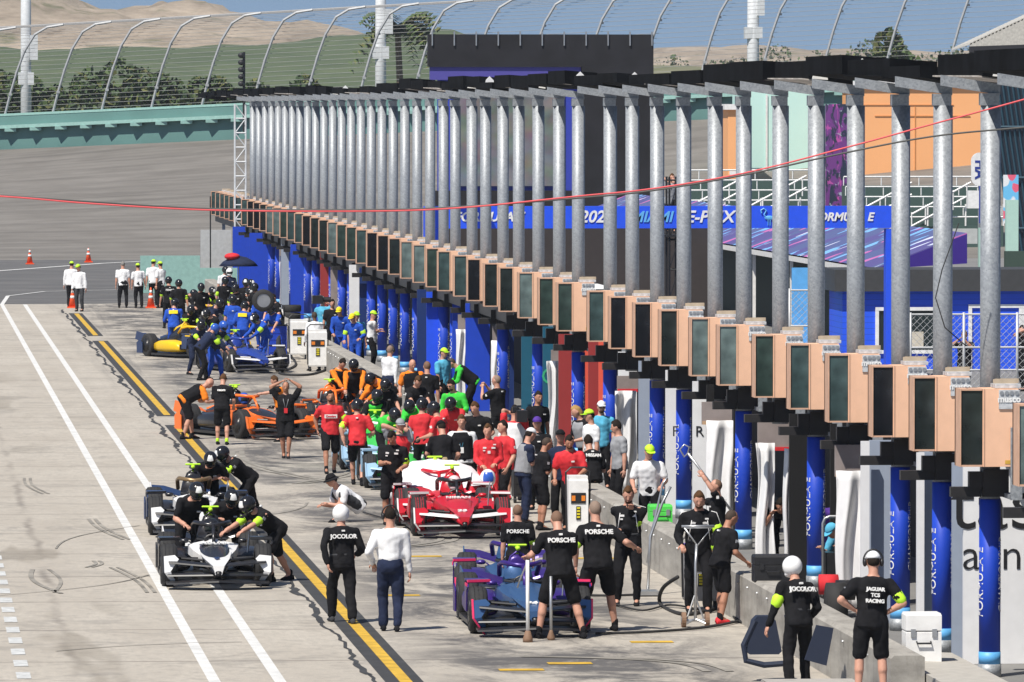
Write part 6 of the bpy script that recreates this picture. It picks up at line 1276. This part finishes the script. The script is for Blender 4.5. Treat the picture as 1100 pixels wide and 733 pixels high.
# silver hoop
Yh = 111; a, b = PY(884, 555, Yh), PY(919, 655, Yh); e = empty('hoop_trolley', ((a.x+b.x)/2, Yh, 0), 0, 'tall silver hoop handle of a tyre trolley behind the wall', 'trolley'); W = (b.x-a.x)/2; m = MB()
m.tube([(-W, 0, .15)]+[(-W, 0, a.z-.10), (-W+.03, 0, a.z-.03), (-W+.10, 0, a.z), (W-.10, 0, a.z), (W-.03, 0, a.z-.03), (W, 0, a.z-.10)]+[(W, 0, .15)], .022, 8); m.build('hoop', STEEL, e, True); m = MB(); m.box((0, .3, .15), (W*2, .7, .08)); m.box((0, .3, .5), (W*1.6, .5, .6)); m.build('base', CARB, e)
for sx in (-1, 1): m = MB(); m.tube([(sx*(W+.02), .3, .1), (sx*(W+.08), .3, .1)], .1, 12); m.build('wheel', RUB, e)
for k, (px, py) in enumerate(((890, 628), (908, 634), (898, 650))):
    p = PY(px, py, 109.5-k*.4); m = MB(); m.tube([p+V((-.14, 0, 0)), p+V((.14, 0, 0))], .33 if k == 2 else .15, 22); tag(m.build('tyre', RUB if k == 2 else [RED, BLKP][k % 2], None, True), ['small red drum behind the wall by the hoop handle', 'small black drum behind the wall by the hoop handle', 'black tyre behind the pit wall by the hoop handle'][k], 'tyre' if k == 2 else 'drum')
# bag and cart carried by the marshal
a = PY(820, 668, 96.5); m = MB(); m.loft([[a+V((x*w_, y*.12, z)) for x, y in ((-1, -1), (1, -1), (1, 1), (-1, 1))] for z, w_ in ((-.42, .19), (-.38, .23), (.02, .15), (.08, .09))]); m.tube([a+V((-.12, -.1, .02)), a+V((-.27, -.1, -.30)), a+V((-.24, -.1, -.50)), a+V((0, -.1, -.56)), a+V((.28, -.1, -.54)), a+V((.36, -.1, -.40)), a+V((.30, -.1, .10))], .04, 8); tag(m.build('tool_bag', cp('bag_navy', (.012, .02, .045), .7)), 'dark bag with a thick black strap held by the marshal in white helmet', 'bag')
a = PY(881, 690, 94.0); m = MB(); m.prism([(-.05, .22), (.17, .18), (.08, -.30), (-.20, -.22)], lambda x, z: a+V((x, -.02, z)), lambda x, z: a+V((x, .02, z))); tag(m.build('board', cp('bag_navy', (.012, .02, .045), .7)), 'dark blue board leaning on the pit wall beside the marshal', 'board')
# small umbrella at the far garages
a = PY(250, 279, 283); a.x = 13.15; e = empty('umbrella', (a.x, 283, 0), 0, 'dark blue and red umbrella at the far end of the garages', 'umbrella'); m = MB(); n_ = 16
m.loft([[V((r_*math.cos(2*math.pi*i/n_), r_*math.sin(2*math.pi*i/n_), a.z+z)) for i in range(n_)] for r_, z in ((.75, -.25), (.6, -.08), (.32, .08), (.02, .15))]); m.build('canopy', COL['navy'], e, True); MB().tube([(0, 0, 0), (0, 0, a.z+.2)], .02, 6).build('pole', STEEL, e)
m = MB(); m.ell((-.25, -.2, a.z+.12), (.30, .3, .14)); m.build('top_panel', COL['red'], e, True)
# helmet held by the driver, wheel held far away
p = PY(524, 514, 134.5); m = MB(); m.ell(p, (.145, .15, .17), None, 20, 14); ho = m.build('helmet', HELW, None, True); tag(ho, 'white and blue racing helmet held by the driver in red', 'helmet'); m = MB(); m.patch(p, (.145, .15, .17), Matrix.Rotation(R(180), 3, 'Z'), 50, 130, -18, 42, 8, .006); m.build('blue_crown', HELU, ho, True)
p = PY(283, 323, 218); e = empty('spare_wheel', p, 0, 'spare wheel held up by crew at the farthest cars', 'wheel'); m = MB(); n_ = 28; m.loft([[V((r_*math.cos(2*math.pi*i/n_), x, r_*math.sin(2*math.pi*i/n_))) for i in range(n_)] for x, r_ in ((-.12, .2), (-.12, .30), (-.08, .33), (.08, .33), (.12, .30), (.12, .2))], False); m.build('tyre', RUB, e, True); m = MB(); m.tube([(0, -.10, 0), (0, .1, 0)], .2, 20); m.build('rim', STEEL, e)
# television camera on the cameraman
p = PY(560, 447, 141); m = MB(); m.box(p, (.20, .45, .22)); m.tube([p+V((0, .2, 0)), p+V((0, .48, 0))], .07, 10); m.box(p+V((-.12, .05, .12)), (.10, .2, .1)); tag(m.build('video_camera', BLKP), 'black shoulder video camera held by the man in white tabard', 'camera')
p = PY(341, 322, 219); m = MB(); m.box(p, (.3, .45, .24)); m.tube([p+V((.1, 0, 0)), p+V((.4, 0, 0))], .08, 10); tag(m.build('video_camera', BLKP), 'black video camera of the man in blue shirt', 'camera')
p = PY(350, 556, 137.6); m = MB(); m.box(p, (.14, .10, .10)); m.tube([p+V((-.06, 0, 0)), p+V((-.18, 0, 0))], .04, 10); tag(m.build('stills_camera', BLKP), 'stills camera of the crouching photographer', 'camera')
# cables strung across the view
def cable(pts, Y, m_, lab, r):
    tag(MB().tube([PY(a, b, Y) for a, b in pts], r, 6).build('cable', m_, None, True), lab, 'cable', 'cables strung across the pit lane')
def smooth(pts):
    out = []
    for i in range(len(pts)-1):
        p0, p1, p2, p3 = [V((*pts[min(max(j, 0), len(pts)-1)], 0)) for j in (i-1, i, i+1, i+2)]
        for k in range(6): t = k/6; q = .5*((2*p1)+(-p0+p2)*t+(2*p0-5*p1+4*p2-p3)*t*t+(-p0+3*p1-3*p2+p3)*t**3); out.append((q.x, q.y))
    return out+[pts[-1]]
cable(smooth([(-200, 200), (0, 211), (100, 219), (230, 226), (400, 227), (500, 223), (620, 211), (700, 203), (800, 186), (900, 161), (1000, 134), (1100, 107), (1300, 50)]), 72, mat('cable_red', (.75, .10, .11), .5), 'red cable sagging across the view', .009)
cable(smooth([(-200, 197), (0, 210), (100, 217), (230, 224.5), (400, 225.5), (500, 222), (620, 213), (700, 205), (800, 188), (900, 166), (1000, 147), (1100, 137), (1300, 120)]), 72.5, mat('cable_grey', (.09, .09, .085), .6), 'thin dark grey cable running with the red one', .010)
m = MB(); m.tube([PY(1038, 372, 96.2), PY(1015, 352, 96.0), PY(1005, 320, 96.3), PY(1012, 290, 96.3), PY(1030, 240, 96.3)], .008, 5); tag(m.build('loose_wire', RUB, None, True), 'loose black wire looped round the second roof post from the right', 'wire')
bake_people()
print('objects', len(bpy.data.objects), 'people', sum(1 for o in bpy.data.objects if o.get('category') == 'person'))
hz = MB(); hz.box((300, 900, 26.0), (3400, 2700, 56.4)); ho = hz.build('haze', None); tag(ho, kind='stuff')
hm = bpy.data.materials.new('haze'); hm.use_nodes = True; hn = hm.node_tree.nodes; hn.remove(hn['Principled BSDF']); pv = hn.new('ShaderNodeVolumePrincipled'); pv.inputs['Color'].default_value = (.85, .92, 1, 1); pv.inputs['Density'].default_value = .00010; pv.inputs['Anisotropy'].default_value = .2
hm.node_tree.links.new(pv.outputs[0], hn['Material Output'].inputs['Volume']); ho.data.materials.clear(); ho.data.materials.append(hm)
